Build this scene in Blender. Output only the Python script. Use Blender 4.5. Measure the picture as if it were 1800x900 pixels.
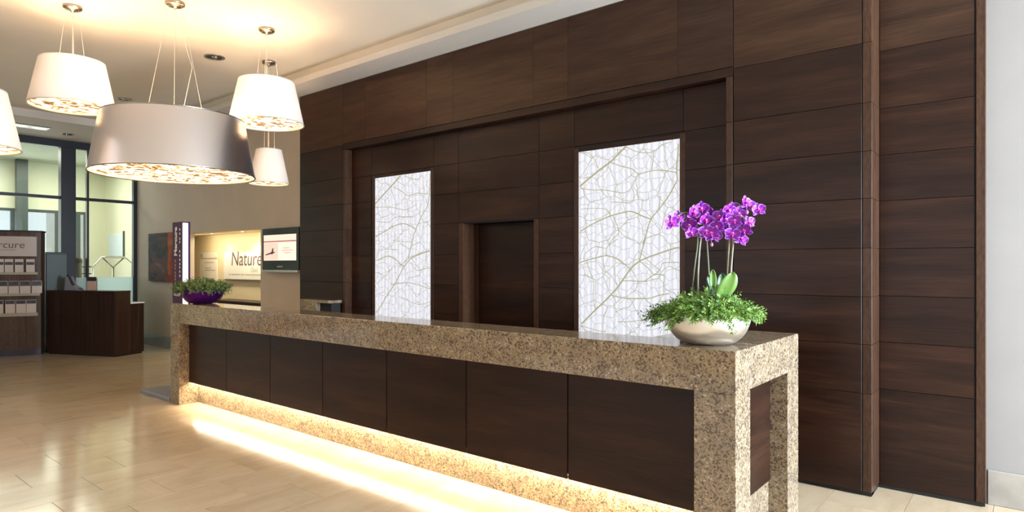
import bpy, bmesh, math, random
from mathutils import Vector, Matrix, Euler
for _o in list(bpy.data.objects): bpy.data.objects.remove(_o)
S = bpy.context.scene
COL = S.collection
PI = math.pi

# ---------------------------------------------------------------- camera
F_PX, YAW, HY, CAM_H = 1118.14, 39.2887, 466.78, 1.55
cam = bpy.data.cameras.new('camera'); cam_o = bpy.data.objects.new('camera', cam); COL.objects.link(cam_o)
cam.sensor_fit = 'HORIZONTAL'; cam.sensor_width = 36.0
cam.lens = 36.0 * F_PX / 1800.0
cam.shift_y = (HY - 450.0) / 1800.0
cam.clip_start = 0.05; cam.clip_end = 200
cam_o.location = (0, 0, CAM_H); cam_o.rotation_euler = (PI / 2, 0, math.radians(YAW))
S.camera = cam_o

# ---------------------------------------------------------------- world, daylight, exposure
S.view_settings.view_transform = 'Standard'; S.view_settings.look = 'None'
S.view_settings.gamma = 1.0; S.view_settings.use_curve_mapping = False
S.view_settings.exposure = 0.0
W = bpy.data.worlds.new('overcast_sky'); S.world = W; W.use_nodes = True
W.node_tree.nodes['Background'].inputs[0].default_value = (0.86, 0.93, 1.0, 1)
W.node_tree.nodes['Background'].inputs[1].default_value = 1.15

def area_light(name, loc, rot, sx, sy, power, color):
    l = bpy.data.lights.new(name, 'AREA'); l.shape = 'RECTANGLE'; l.size = sx; l.size_y = sy
    l.energy = power; l.color = color
    o = bpy.data.objects.new(name, l); COL.objects.link(o); o.location = loc; o.rotation_euler = rot
    return o
# daylight through the large right window and the porch doors, plus added fill lamps
area_light('daylight_right_window', (4.3, 3.85, 1.75), (0, math.radians(90), 0), 2.9, 1.3, 1350, (0.65, 0.815, 1.0))
area_light('front_fill_light', (-3.0, -4.75, 1.9), (math.radians(90), 0, 0), 11.0, 2.6, 80, (0.95, 0.97, 1.0))  # added fill from behind the camera that evens out the lobby
area_light('daylight_porch_window', (-17.1, 3.3, 2.2), (0, math.radians(-90), 0), 2.4, 3.2, 55, (0.95, 1.0, 0.93))
area_light('porch_fill_light', (-15.8, 3.6, 3.86), (0, 0, 0), 1.6, 2.6, 125, (1.0, 0.98, 0.84))  # added lamp without a fixture that brightens the porch

# ---------------------------------------------------------------- material helpers
def new_mat(name):
    m = bpy.data.materials.new(name); m.use_nodes = True
    nt = m.node_tree; b = nt.nodes['Principled BSDF']
    return m, nt, b
def N(nt, t, **kw):
    n = nt.nodes.new(t)
    for k, v in kw.items():
        if k.startswith('i_'): n.inputs[k[2:].replace('_', ' ')].default_value = v
        else: setattr(n, k, v)
    return n
def L(nt, a, b): nt.links.new(a, b)
def ramp(nt, fac, stops, interp='LINEAR'):
    r = nt.nodes.new('ShaderNodeValToRGB'); r.color_ramp.interpolation = interp
    e = r.color_ramp.elements
    while len(e) < len(stops): e.new(0.5)
    for el, (p, c) in zip(e, stops):
        el.position = p; el.color = (*c, 1) if len(c) == 3 else c
    L(nt, fac, r.inputs[0]); return r
def mixc(nt, fac, a, b, mode='MIX'):
    m = nt.nodes.new('ShaderNodeMix'); m.data_type = 'RGBA'; m.blend_type = mode
    for sock, v in ((m.inputs[0], fac), (m.inputs[6], a), (m.inputs[7], b)):
        if hasattr(v, 'links') or isinstance(v, bpy.types.NodeSocket): L(nt, v, sock)
        else: sock.default_value = v if isinstance(v, (int, float)) else ((*v, 1) if len(v) == 3 else v)
    return m.outputs[2]
def plain(name, col, rough=0.5, metal=0.0, spec=0.5, noise=0.0, nscale=20, emit=None, estr=0.0, coat=0.0):
    m, nt, b = new_mat(name)
    b.inputs['Base Color'].default_value = (*col, 1)
    b.inputs['Roughness'].default_value = rough; b.inputs['Metallic'].default_value = metal
    b.inputs['Specular IOR Level'].default_value = spec
    if coat: b.inputs['Coat Weight'].default_value = coat; b.inputs['Coat Roughness'].default_value = 0.08
    if noise:
        n = N(nt, 'ShaderNodeTexNoise', i_Scale=nscale, i_Detail=4.0)
        tc = N(nt, 'ShaderNodeTexCoord'); L(nt, tc.outputs['Object'], n.inputs['Vector'])
        d = tuple(max(0, c * (1 - noise)) for c in col); u = tuple(min(1, c * (1 + noise)) for c in col)
        r = ramp(nt, n.outputs[0], [(0.3, d), (0.7, u)]); L(nt, r.outputs[0], b.inputs['Base Color'])
    if emit:
        b.inputs['Emission Color'].default_value = (*emit, 1); b.inputs['Emission Strength'].default_value = estr
    return m

def wood(name, dark, mid, light, stretch=(0.9, 0.9, 26), rough=0.33, world=True, spec=0.24):
    m, nt, b = new_mat(name)
    oi = N(nt, 'ShaderNodeObjectInfo')
    if world: src = N(nt, 'ShaderNodeNewGeometry').outputs['Position']
    else: src = N(nt, 'ShaderNodeTexCoord').outputs['Object']
    mp = N(nt, 'ShaderNodeVectorMath', operation='MULTIPLY'); mp.inputs[1].default_value = stretch
    L(nt, src, mp.inputs[0])
    mu = N(nt, 'ShaderNodeMath', operation='MULTIPLY'); mu.inputs[1].default_value = 171.3
    L(nt, oi.outputs['Random'], mu.inputs[0])
    cb = N(nt, 'ShaderNodeCombineXYZ'); L(nt, mu.outputs[0], cb.inputs[0]); L(nt, mu.outputs[0], cb.inputs[2])
    ad = N(nt, 'ShaderNodeVectorMath', operation='ADD'); L(nt, mp.outputs[0], ad.inputs[0]); L(nt, cb.outputs[0], ad.inputs[1])
    n1 = N(nt, 'ShaderNodeTexNoise', i_Scale=1.0, i_Detail=6.0, i_Roughness=0.6, i_Distortion=0.35)
    L(nt, ad.outputs[0], n1.inputs['Vector'])
    mp2 = N(nt, 'ShaderNodeVectorMath', operation='MULTIPLY'); mp2.inputs[1].default_value = (5.0, 5.0, 22.0)
    L(nt, ad.outputs[0], mp2.inputs[0])
    n2 = N(nt, 'ShaderNodeTexNoise', i_Scale=1.0, i_Detail=3.0); L(nt, mp2.outputs[0], n2.inputs['Vector'])
    r1 = ramp(nt, n1.outputs[0], [(0.28, dark), (0.52, mid), (0.78, light)])
    r2 = ramp(nt, n2.outputs[0], [(0.32, (0.70, 0.70, 0.70)), (0.68, (1.25, 1.25, 1.25))])
    c = mixc(nt, 1.0, r1.outputs[0], r2.outputs[0], 'MULTIPLY')
    rv = ramp(nt, oi.outputs['Random'], [(0, (0.86, 0.86, 0.87)), (1, (1.12, 1.10, 1.08))])
    c = mixc(nt, 1.0, c, rv.outputs[0], 'MULTIPLY')
    L(nt, c, b.inputs['Base Color'])
    b.inputs['Roughness'].default_value = rough; b.inputs['Specular IOR Level'].default_value = spec
    bp = N(nt, 'ShaderNodeBump', i_Strength=0.06, i_Distance=0.002); L(nt, n2.outputs[0], bp.inputs['Height'])
    L(nt, bp.outputs[0], b.inputs['Normal'])
    return m

def granite_mat():
    m, nt, b = new_mat('speckled_granite')
    pos = N(nt, 'ShaderNodeNewGeometry').outputs['Position']
    big = N(nt, 'ShaderNodeTexNoise', i_Scale=7.0, i_Detail=3.0); L(nt, pos, big.inputs['Vector'])
    med = N(nt, 'ShaderNodeTexNoise', i_Scale=55.0, i_Detail=4.0, i_Roughness=0.65); L(nt, pos, med.inputs['Vector'])
    base = ramp(nt, med.outputs[0], [(0.30, (0.175, 0.126, 0.080)), (0.46, (0.30, 0.220, 0.140)), (0.60, (0.36, 0.274, 0.182)), (0.76, (0.46, 0.375, 0.27))])
    bigc = ramp(nt, big.outputs[0], [(0.35, (0.86, 0.86, 0.88)), (0.65, (1.1, 1.08, 1.02))])
    c = mixc(nt, 1.0, base.outputs[0], bigc.outputs[0], 'MULTIPLY')
    warp = N(nt, 'ShaderNodeTexNoise', i_Scale=60.0, i_Detail=2.0); L(nt, pos, warp.inputs['Vector'])
    wv = N(nt, 'ShaderNodeVectorMath', operation='MULTIPLY_ADD'); L(nt, warp.outputs['Color'], wv.inputs[0])
    wv.inputs[1].default_value = (0.012, 0.012, 0.012); L(nt, pos, wv.inputs[2])
    v = N(nt, 'ShaderNodeTexVoronoi', i_Scale=112.0); L(nt, wv.outputs[0], v.inputs['Vector'])
    sp = N(nt, 'ShaderNodeSeparateColor'); L(nt, v.outputs['Color'], sp.inputs[0])
    cl = N(nt, 'ShaderNodeTexNoise', i_Scale=16.0, i_Detail=2.0); L(nt, pos, cl.inputs['Vector'])
    su = N(nt, 'ShaderNodeMath', operation='MULTIPLY_ADD'); L(nt, cl.outputs[0], su.inputs[0]); su.inputs[1].default_value = 0.9
    L(nt, sp.outputs[0], su.inputs[2])
    dk = ramp(nt, su.outputs[0], [(0.0, (0, 0, 0)), (1.0, (0, 0, 0))])
    thr = N(nt, 'ShaderNodeMath', operation='GREATER_THAN'); L(nt, su.outputs[0], thr.inputs[0]); thr.inputs[1].default_value = 1.24
    c = mixc(nt, thr.outputs[0], c, (0.105, 0.075, 0.052))
    lt = N(nt, 'ShaderNodeMath', operation='LESS_THAN'); L(nt, su.outputs[0], lt.inputs[0]); lt.inputs[1].default_value = 0.46
    c = mixc(nt, lt.outputs[0], c, (0.52, 0.43, 0.31))
    v2 = N(nt, 'ShaderNodeTexVoronoi', i_Scale=210.0); L(nt, pos, v2.inputs['Vector'])
    s2 = N(nt, 'ShaderNodeSeparateColor'); L(nt, v2.outputs['Color'], s2.inputs[0])
    t2 = N(nt, 'ShaderNodeMath', operation='GREATER_THAN'); L(nt, s2.outputs[1], t2.inputs[0]); t2.inputs[1].default_value = 0.86
    c = mixc(nt, t2.outputs[0], c, (0.19, 0.135, 0.09))
    L(nt, c, b.inputs['Base Color'])
    b.inputs['Roughness'].default_value = 0.07; b.inputs['Specular IOR Level'].default_value = 0.6
    return m

def marble_mat():
    m, nt, b = new_mat('beige_marble')
    oi = N(nt, 'ShaderNodeObjectInfo')
    pos = N(nt, 'ShaderNodeNewGeometry').outputs['Position']
    mu = N(nt, 'ShaderNodeMath', operation='MULTIPLY'); mu.inputs[1].default_value = 91.7; L(nt, oi.outputs['Random'], mu.inputs[0])
    ad = N(nt, 'ShaderNodeVectorMath', operation='ADD'); L(nt, pos, ad.inputs[0]); L(nt, mu.outputs[0], ad.inputs[1])
    st = N(nt, 'ShaderNodeVectorMath', operation='MULTIPLY'); st.inputs[1].default_value = (5.0, 1.6, 3.0); L(nt, ad.outputs[0], st.inputs[0])
    n = N(nt, 'ShaderNodeTexNoise', i_Scale=1.0, i_Detail=8.0, i_Roughness=0.62, i_Distortion=0.8); L(nt, st.outputs[0], n.inputs['Vector'])
    r = ramp(nt, n.outputs[0], [(0.28, (0.48, 0.36, 0.228)), (0.48, (0.55, 0.42, 0.275)), (0.72, (0.59, 0.47, 0.325))])
    n2 = N(nt, 'ShaderNodeTexNoise', i_Scale=22.0, i_Detail=4.0, i_Roughness=0.7); L(nt, ad.outputs[0], n2.inputs['Vector'])
    r2 = ramp(nt, n2.outputs[0], [(0.25, (0.84, 0.79, 0.73)), (0.40, (1, 1, 1))])
    c = mixc(nt, 1.0, r.outputs[0], r2.outputs[0], 'MULTIPLY')
    rv = ramp(nt, oi.outputs['Random'], [(0, (0.94, 0.93, 0.92)), (1, (1.05, 1.05, 1.05))])
    c = mixc(nt, 1.0, c, rv.outputs[0], 'MULTIPLY')
    L(nt, c, b.inputs['Base Color'])
    rr = ramp(nt, n2.outputs[0], [(0.3, (0.16, 0.16, 0.16)), (0.7, (0.10, 0.10, 0.10))]); L(nt, rr.outputs[0], b.inputs['Roughness'])
    b.inputs['Specular IOR Level'].default_value = 0.5
    return m

def leaf_panel_mat():
    m, nt, b = new_mat('backlit_leaf_print')
    tc = N(nt, 'ShaderNodeTexCoord').outputs['Object']
    n = N(nt, 'ShaderNodeTexNoise', i_Scale=5.0, i_Detail=3.0); L(nt, tc, n.inputs['Vector'])
    w = N(nt, 'ShaderNodeVectorMath', operation='MULTIPLY_ADD'); L(nt, n.outputs['Color'], w.inputs[0])
    w.inputs[1].default_value = (0.09, 0.0, 0.09); L(nt, tc, w.inputs[2])
    sx = N(nt, 'ShaderNodeSeparateXYZ'); L(nt, w.outputs[0], sx.inputs[0])
    fl = N(nt, 'ShaderNodeCombineXYZ'); L(nt, sx.outputs[0], fl.inputs[0]); L(nt, sx.outputs[2], fl.inputs[1])
    v1 = N(nt, 'ShaderNodeTexVoronoi', voronoi_dimensions='2D', feature='DISTANCE_TO_EDGE', i_Scale=11.0); L(nt, fl.outputs[0], v1.inputs['Vector'])
    v2 = N(nt, 'ShaderNodeTexVoronoi', voronoi_dimensions='2D', feature='DISTANCE_TO_EDGE', i_Scale=5.0); L(nt, fl.outputs[0], v2.inputs['Vector'])
    r1 = ramp(nt, v1.outputs['Distance'], [(0.012, (1, 1, 1)), (0.040, (0, 0, 0))])
    r2 = ramp(nt, v2.outputs['Distance'], [(0.008, (1, 1, 1)), (0.020, (0, 0, 0))])
    wv = N(nt, 'ShaderNodeTexWave', wave_type='BANDS', bands_direction='X', i_Scale=5.2, i_Distortion=1.4, i_Detail=2.0); L(nt, tc, wv.inputs['Vector'])
    rb = ramp(nt, wv.outputs[0], [(0.1, (0.70, 0.71, 0.81)), (0.85, (0.88, 0.885, 0.95))])  # fold light and shade put into the glow as soft vertical bands
    c = mixc(nt, r1.outputs[0], rb.outputs[0], (0.48, 0.48, 0.43))
    c = mixc(nt, r2.outputs[0], c, (0.40, 0.38, 0.27))
    b.inputs['Base Color'].default_value = (0.12, 0.12, 0.12, 1); b.inputs['Roughness'].default_value = 0.5
    L(nt, c, b.inputs['Emission Color']); b.inputs['Emission Strength'].default_value = 0.95
    return m

def shade_mat(name, col, trans):
    m, nt, b = new_mat(name)
    out = nt.nodes['Material Output']
    d = N(nt, 'ShaderNodeBsdfDiffuse'); d.inputs[0].default_value = (*col, 1)
    t = N(nt, 'ShaderNodeBsdfTranslucent'); t.inputs[0].default_value = (*col, 1)
    g = N(nt, 'ShaderNodeBsdfGlossy'); g.inputs[0].default_value = (1, 1, 1, 1); g.inputs['Roughness'].default_value = 0.35
    mx = N(nt, 'ShaderNodeMixShader'); mx.inputs[0].default_value = trans; L(nt, d.outputs[0], mx.inputs[1]); L(nt, t.outputs[0], mx.inputs[2])
    m2 = N(nt, 'ShaderNodeMixShader'); m2.inputs[0].default_value = 0.05; L(nt, mx.outputs[0], m2.inputs[1]); L(nt, g.outputs[0], m2.inputs[2])
    L(nt, m2.outputs[0], out.inputs[0])
    return m

def glass_mat(name, tint, refl=0.08, frost=0.0):
    m, nt, b = new_mat(name); out = nt.nodes['Material Output']
    t = N(nt, 'ShaderNodeBsdfTransparent'); t.inputs[0].default_value = (*tint, 1)
    g = N(nt, 'ShaderNodeBsdfGlossy'); g.inputs['Roughness'].default_value = 0.02
    fr = N(nt, 'ShaderNodeFresnel'); fr.inputs[0].default_value = 1.45
    mx = N(nt, 'ShaderNodeMixShader'); L(nt, fr.outputs[0], mx.inputs[0]); L(nt, t.outputs[0], mx.inputs[1]); L(nt, g.outputs[0], mx.inputs[2])
    last = mx.outputs[0]
    if frost:
        d = N(nt, 'ShaderNodeBsdfDiffuse'); d.inputs[0].default_value = (0.75, 0.85, 0.83, 1)
        tr = N(nt, 'ShaderNodeBsdfTranslucent'); tr.inputs[0].default_value = (0.75, 0.87, 0.85, 1)
        a = N(nt, 'ShaderNodeMixShader'); a.inputs[0].default_value = 0.6; L(nt, d.outputs[0], a.inputs[1]); L(nt, tr.outputs[0], a.inputs[2])
        m3 = N(nt, 'ShaderNodeMixShader'); m3.inputs[0].default_value = frost; L(nt, last, m3.inputs[1]); L(nt, a.outputs[0], m3.inputs[2]); last = m3.outputs[0]
    L(nt, last, out.inputs[0]); return m

def emit_mat(name, col, st):
    m, nt, b = new_mat(name)
    b.inputs['Base Color'].default_value = (*[min(1, c) * 0.8 for c in col], 1)
    b.inputs['Emission Color'].default_value = (*col, 1); b.inputs['Emission Strength'].default_value = st
    return m

def petal_mat():
    m, nt, b = new_mat('orchid_petal')
    a = N(nt, 'ShaderNodeAttribute', attribute_name='edge')
    n = N(nt, 'ShaderNodeTexNoise', i_Scale=90.0, i_Detail=2.0)
    su = N(nt, 'ShaderNodeMath', operation='MULTIPLY_ADD'); L(nt, n.outputs[0], su.inputs[0]); su.inputs[1].default_value = 0.2; L(nt, a.outputs['Fac'], su.inputs[2])
    r = ramp(nt, su.outputs[0], [(0.12, (0.36, 0.025, 0.45)), (0.35, (0.19, 0.005, 0.33)), (0.75, (0.30, 0.018, 0.50)), (1.05, (0.64, 0.28, 0.80))])
    L(nt, r.outputs[0], b.inputs['Base Color']); b.inputs['Roughness'].default_value = 0.5
    b.inputs['Subsurface Weight'].default_value = 0.0
    return m

def painting_mat():
    m, nt, b = new_mat('abstract_canvas')
    tc = N(nt, 'ShaderNodeTexCoord').outputs['Object']
    rt = N(nt, 'ShaderNodeMapping'); rt.inputs['Rotation'].default_value = (0, math.radians(42), 0); rt.inputs['Scale'].default_value = (1.0, 1.0, 2.6)
    L(nt, tc, rt.inputs[0])
    n = N(nt, 'ShaderNodeTexNoise', i_Scale=1.7, i_Detail=6.0, i_Roughness=0.6, i_Distortion=1.0); L(nt, rt.outputs[0], n.inputs['Vector'])
    r = ramp(nt, n.outputs[0], [(0.30, (0.012, 0.02, 0.028)), (0.43, (0.045, 0.048, 0.052)), (0.5, (0.12, 0.065, 0.05)), (0.6, (0.16, 0.06, 0.055)), (0.75, (0.21, 0.17, 0.14))])
    sx = N(nt, 'ShaderNodeSeparateXYZ'); L(nt, tc, sx.inputs[0])
    g = ramp(nt, sx.outputs[0], [(0.86, (0, 0, 0)), (0.92, (1, 1, 1))])
    ng = N(nt, 'ShaderNodeTexNoise', i_Scale=5.0); L(nt, tc, ng.inputs['Vector'])
    rg = ramp(nt, ng.outputs[0], [(0.35, (0.30, 0.035, 0.02)), (0.65, (0.5, 0.16, 0.04))])
    sz = ramp(nt, sx.outputs[2], [(0.0, (1, 0.65, 0.7)), (0.6, (1, 1, 1))])
    c = mixc(nt, g.outputs[0], r.outputs[0], rg.outputs[0])
    L(nt, c, b.inputs['Base Color']); b.inputs['Roughness'].default_value = 0.7; b.inputs['Specular IOR Level'].default_value = 0.15
    return m

def brushed(name, col, rough, aniso=0.7, streak=60):
    m, nt, b = new_mat(name)
    tc = N(nt, 'ShaderNodeTexCoord').outputs['Object']
    n = N(nt, 'ShaderNodeTexNoise', i_Scale=1.0, i_Detail=3.0)
    mp = N(nt, 'ShaderNodeVectorMath', operation='MULTIPLY'); mp.inputs[1].default_value = (4, 4, streak); L(nt, tc, mp.inputs[0]); L(nt, mp.outputs[0], n.inputs['Vector'])
    b.inputs['Roughness'].default_value = rough
    b.inputs['Base Color'].default_value = (*col, 1); b.inputs['Metallic'].default_value = 1.0
    b.inputs['Anisotropic'].default_value = aniso
    tg = N(nt, 'ShaderNodeTangent', direction_type='RADIAL', axis='Z'); L(nt, tg.outputs[0], b.inputs['Tangent'])
    return m

M = {}
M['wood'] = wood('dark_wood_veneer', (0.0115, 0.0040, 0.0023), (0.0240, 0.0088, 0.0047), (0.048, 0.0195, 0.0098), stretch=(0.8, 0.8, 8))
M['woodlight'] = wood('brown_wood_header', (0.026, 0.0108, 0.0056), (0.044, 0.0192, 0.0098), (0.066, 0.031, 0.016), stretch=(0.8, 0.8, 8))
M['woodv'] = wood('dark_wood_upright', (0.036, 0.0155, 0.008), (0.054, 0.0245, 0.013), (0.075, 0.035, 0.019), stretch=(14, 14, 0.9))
M['deskwood'] = wood('dark_desk_wood', (0.018, 0.008, 0.005), (0.034, 0.015, 0.009), (0.062, 0.028, 0.016), stretch=(22, 22, 0.8), world=False)
M['standwood'] = wood('brown_stand_wood', (0.055, 0.027, 0.014), (0.09, 0.046, 0.025), (0.125, 0.068, 0.039), stretch=(18, 18, 0.8), world=False)
M['black'] = plain('black_backing', (0.008, 0.006, 0.005), 0.6)
M['granite'] = granite_mat(); M['marble'] = marble_mat()
M['grout'] = plain('grout', (0.27, 0.22, 0.165), 0.8, noise=0.15)
M['paintdaylit'] = plain('daylit_wall_paint', (0.29, 0.262, 0.24), 0.75, noise=0.03, nscale=3)  # same wall paint, cool daylight on the right end put into its colour
M['paint'] = plain('wall_paint', (0.61, 0.51, 0.395), 0.75, noise=0.03, nscale=3)
M['ceil'] = plain('ceiling_paint', (0.74, 0.655, 0.54), 0.85, noise=0.02, nscale=2)
M['cornice'] = plain('cornice_paint', (0.64, 0.575, 0.50), 0.8)
M['skirt'] = plain('stone_skirting', (0.33, 0.29, 0.245), 0.35, noise=0.14, nscale=7)
M['skirtg'] = plain('grey_stone_skirting', (0.33, 0.335, 0.31), 0.35, noise=0.14, nscale=7)
M['niche'] = plain('cream_niche_paint', (0.78, 0.66, 0.42), 0.8)
M['green'] = plain('pale_green_paint', (0.76, 0.755, 0.58), 0.8)
M['greenceil'] = plain('grey_green_ceiling_paint', (0.50, 0.55, 0.46), 0.8)
M['frame'] = plain('dark_window_frame', (0.018, 0.018, 0.021), 0.4, metal=0.3)
M['framegreen'] = plain('grey_green_frame', (0.07, 0.09, 0.088), 0.4)
M['glass'] = glass_mat('window_glass', (0.96, 0.985, 0.965))
M['frost'] = glass_mat('frosted_glass', (0.85, 0.95, 0.93), frost=0.8)
M['chrome'] = plain('chrome', (0.75, 0.74, 0.72), 0.18, metal=1.0)
M['nickel'] = plain('satin_nickel', (0.34, 0.295, 0.24), 0.32, metal=1.0)
M['steel'] = brushed('brushed_steel', (0.95, 0.95, 0.96), 0.34, aniso=0.8)
M['silver'] = brushed('brushed_silver_shade', (0.90, 0.86, 0.885), 0.24, aniso=0.8, streak=0.6)
M['shade'] = shade_mat('white_fabric_shade', (0.74, 0.67, 0.60), 0.018)
M['inner'] = plain('white_shade_lining', (0.8, 0.76, 0.7), 0.7)
M['diff'] = emit_mat('lamp_diffuser', (1.0, 0.74, 0.43), 4.2)
M['flake'] = shade_mat('cut_leaf_screen', (0.70, 0.53, 0.36), 0.2)
M['wire'] = plain('clear_cable', (0.62, 0.52, 0.40), 0.45)
M['leafpanel'] = leaf_panel_mat()
M['vein'] = plain('olive_leaf_vein', (0.1, 0.1, 0.06), 0.5, emit=(0.36, 0.33, 0.17), estr=0.95)
M['led'] = emit_mat('warm_led_strip', (1.0, 0.85, 0.62), 105.0)
M['petal'] = petal_mat()
M['lip'] = plain('orchid_lip', (0.50, 0.01, 0.28), 0.45)
M['column'] = plain('orchid_column', (0.85, 0.6, 0.75), 0.5)
M['bud'] = plain('orchid_bud', (0.52, 0.16, 0.42), 0.5)
M['stem'] = plain('orchid_stem', (0.16, 0.17, 0.10), 0.5, noise=0.2)
M['stake'] = plain('pale_stem', (0.32, 0.30, 0.22), 0.55, noise=0.2)
M['oleaf'] = plain('orchid_leaf', (0.13, 0.235, 0.045), 0.38, noise=0.15, nscale=9)
M['oleafd'] = plain('dark_orchid_leaf', (0.03, 0.07, 0.022), 0.38)
M['soil'] = plain('dark_soil', (0.03, 0.022, 0.015), 0.9)
M['purplebowl'] = plain('purple_metallic_glaze', (0.085, 0.005, 0.15), 0.2, metal=0.7)
M['totempurple'] = plain('purple_totem_panel', (0.055, 0.010, 0.058), 0.45, spec=0.2)
M['white'] = plain('white_print', (0.8, 0.78, 0.76), 0.5)
M['whiteglow'] = emit_mat('lit_white_edge', (1.0, 0.98, 0.97), 1.0)
M['orange'] = plain('ochre_print', (0.45, 0.22, 0.08), 0.5)
M['baseplate'] = plain('grey_blue_baseplate', (0.27, 0.27, 0.31), 0.4, metal=0.3)
M['tvblack'] = plain('gloss_black_plastic', (0.006, 0.006, 0.007), 0.12)
M['tvsilver'] = plain('silver_plastic', (0.6, 0.6, 0.6), 0.25, metal=0.8)
M['scr_a'] = emit_mat('screen_cream', (1.0, 0.82, 0.68), 0.95)
M['scr_b'] = emit_mat('screen_pink_cream', (0.93, 0.74, 0.61), 0.92)
M['scr_c'] = emit_mat('screen_picture', (0.82, 0.62, 0.50), 0.9)
M['scr_red'] = emit_mat('screen_red', (0.42, 0.10, 0.08), 0.8)
M['scr_dark'] = emit_mat('screen_dark', (0.05, 0.02, 0.02), 0.6)
M['scr_text'] = emit_mat('screen_text', (0.66, 0.42, 0.33), 0.9)
M['ink'] = plain('brown_ink', (0.13, 0.075, 0.05), 0.5)
M['inkpale'] = plain('pale_grey_ink', (0.50, 0.46, 0.38), 0.5)
M['board'] = plain('white_sign_board', (0.86, 0.83, 0.76), 0.4)
M['headboard'] = plain('pale_pinkish_header', (0.50, 0.42, 0.375), 0.5)
M['paper'] = plain('cream_paper', (0.60, 0.50, 0.44), 0.6)
M['photo'] = plain('dark_cover_picture', (0.035, 0.028, 0.035), 0.4, noise=0.8, nscale=40)
M['ledge'] = plain('pale_wood_ledge', (0.40, 0.33, 0.235), 0.5)
M['purpleplinth'] = plain('dark_purple_plinth', (0.022, 0.008, 0.026), 0.4)
M['painting'] = painting_mat()
M['canvasedge'] = plain('canvas_edge', (0.12, 0.05, 0.045), 0.6)
M['poster'] = plain('pale_blue_notice', (0.72, 0.80, 0.86), 0.5, noise=0.06, nscale=25)
M['dkgrey'] = plain('charcoal_plastic', (0.02, 0.021, 0.022), 0.4)
M['gybin'] = plain('grey_green_metal', (0.12, 0.13, 0.11), 0.35, metal=0.6)
M['grey'] = plain('grey_plastic', (0.22, 0.21, 0.24), 0.45)
M['pink'] = plain('salmon_leaflet_paper', (0.58, 0.36, 0.29), 0.6)
M['acryl'] = glass_mat('clear_acrylic', (0.92, 0.95, 0.95))
M['facade'] = plain('pale_stone_facade', (0.82, 0.78, 0.70), 0.9, noise=0.05, nscale=2)
M['ground'] = plain('street_paving', (0.55, 0.55, 0.55), 0.9)
M['dkl'] = plain('downlight_trim', (0.30, 0.27, 0.24), 0.3, metal=0.8)
M['dklin'] = plain('downlight_reflector', (0.03, 0.028, 0.025), 0.25, metal=0.6)

def foliage_mat(name, a, b_, c_):
    m, nt, b = new_mat(name)
    at = N(nt, 'ShaderNodeAttribute', attribute_name='tone')
    r = ramp(nt, at.outputs['Fac'], [(0.0, a), (0.5, b_), (1.0, c_)])
    L(nt, r.outputs[0], b.inputs['Base Color']); b.inputs['Roughness'].default_value = 0.5
    return m
M['foliage'] = foliage_mat('fern_foliage', (0.028, 0.07, 0.012), (0.10, 0.205, 0.028), (0.27, 0.42, 0.075))
M['foliage2'] = foliage_mat('moss_foliage', (0.03, 0.06, 0.012), (0.075, 0.12, 0.025), (0.17, 0.22, 0.06))

# ---------------------------------------------------------------- mesh helpers
def bx(bm, x0, x1, y0, y1, z0, z1):
    vs = [bm.verts.new(p) for p in ((x0, y0, z0), (x1, y0, z0), (x1, y1, z0), (x0, y1, z0), (x0, y0, z1), (x1, y0, z1), (x1, y1, z1), (x0, y1, z1))]
    for f in ((0, 3, 2, 1), (4, 5, 6, 7), (0, 1, 5, 4), (1, 2, 6, 5), (2, 3, 7, 6), (3, 0, 4, 7)):
        bm.faces.new([vs[i] for i in f])
    return vs
def box_bm(*a):
    bm = bmesh.new(); bx(bm, *a); return bm
def bevel(bm, w, seg=1):
    bmesh.ops.bevel(bm, geom=list(bm.edges), offset=w, segments=seg, affect='EDGES', profile=0.7)
    return bm
def tube(bm, pts, r, seg=8, caps=True, r2=None):
    pts = [Vector(p) for p in pts]; rings = []
    n = len(pts)
    for i, p in enumerate(pts):
        d = (pts[min(i + 1, n - 1)] - pts[max(i - 1, 0)]).normalized()
        a = d.orthogonal().normalized() if i == 0 else (prev - d * prev.dot(d)).normalized()
        prev = a; b_ = d.cross(a)
        rr = r if r2 is None else r + (r2 - r) * i / max(1, n - 1)
        rings.append([bm.verts.new(p + (a * math.cos(2 * PI * k / seg) + b_ * math.sin(2 * PI * k / seg)) * rr) for k in range(seg)])
    for i in range(n - 1):
        for k in range(seg):
            f = bm.faces.new((rings[i][k], rings[i][(k + 1) % seg], rings[i + 1][(k + 1) % seg], rings[i + 1][k])); f.smooth = True
    if caps:
        bm.faces.new(rings[0][::-1]); bm.faces.new(rings[-1])
    return bm
def lathe(bm, prof, cx=0, cy=0, seg=48, smooth=True):
    rings = []
    for r, z in prof:
        if r < 1e-6: rings.append([bm.verts.new((cx, cy, z))])
        else: rings.append([bm.verts.new((cx + r * math.cos(2 * PI * k / seg), cy + r * math.sin(2 * PI * k / seg), z)) for k in range(seg)])
    for a, b_ in zip(rings, rings[1:]):
        for k in range(seg):
            k2 = (k + 1) % seg
            if len(a) == 1 and len(b_) == 1: continue
            if len(a) == 1: f = bm.faces.new((a[0], b_[k2], b_[k]))
            elif len(b_) == 1: f = bm.faces.new((a[k], a[k2], b_[0]))
            else: f = bm.faces.new((a[k], a[k2], b_[k2], b_[k]))
            f.smooth = smooth
    bmesh.ops.recalc_face_normals(bm, faces=list(bm.faces))
    return bm
def origin_of(p):
    while p.parent: p = p.parent
    return p
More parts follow.
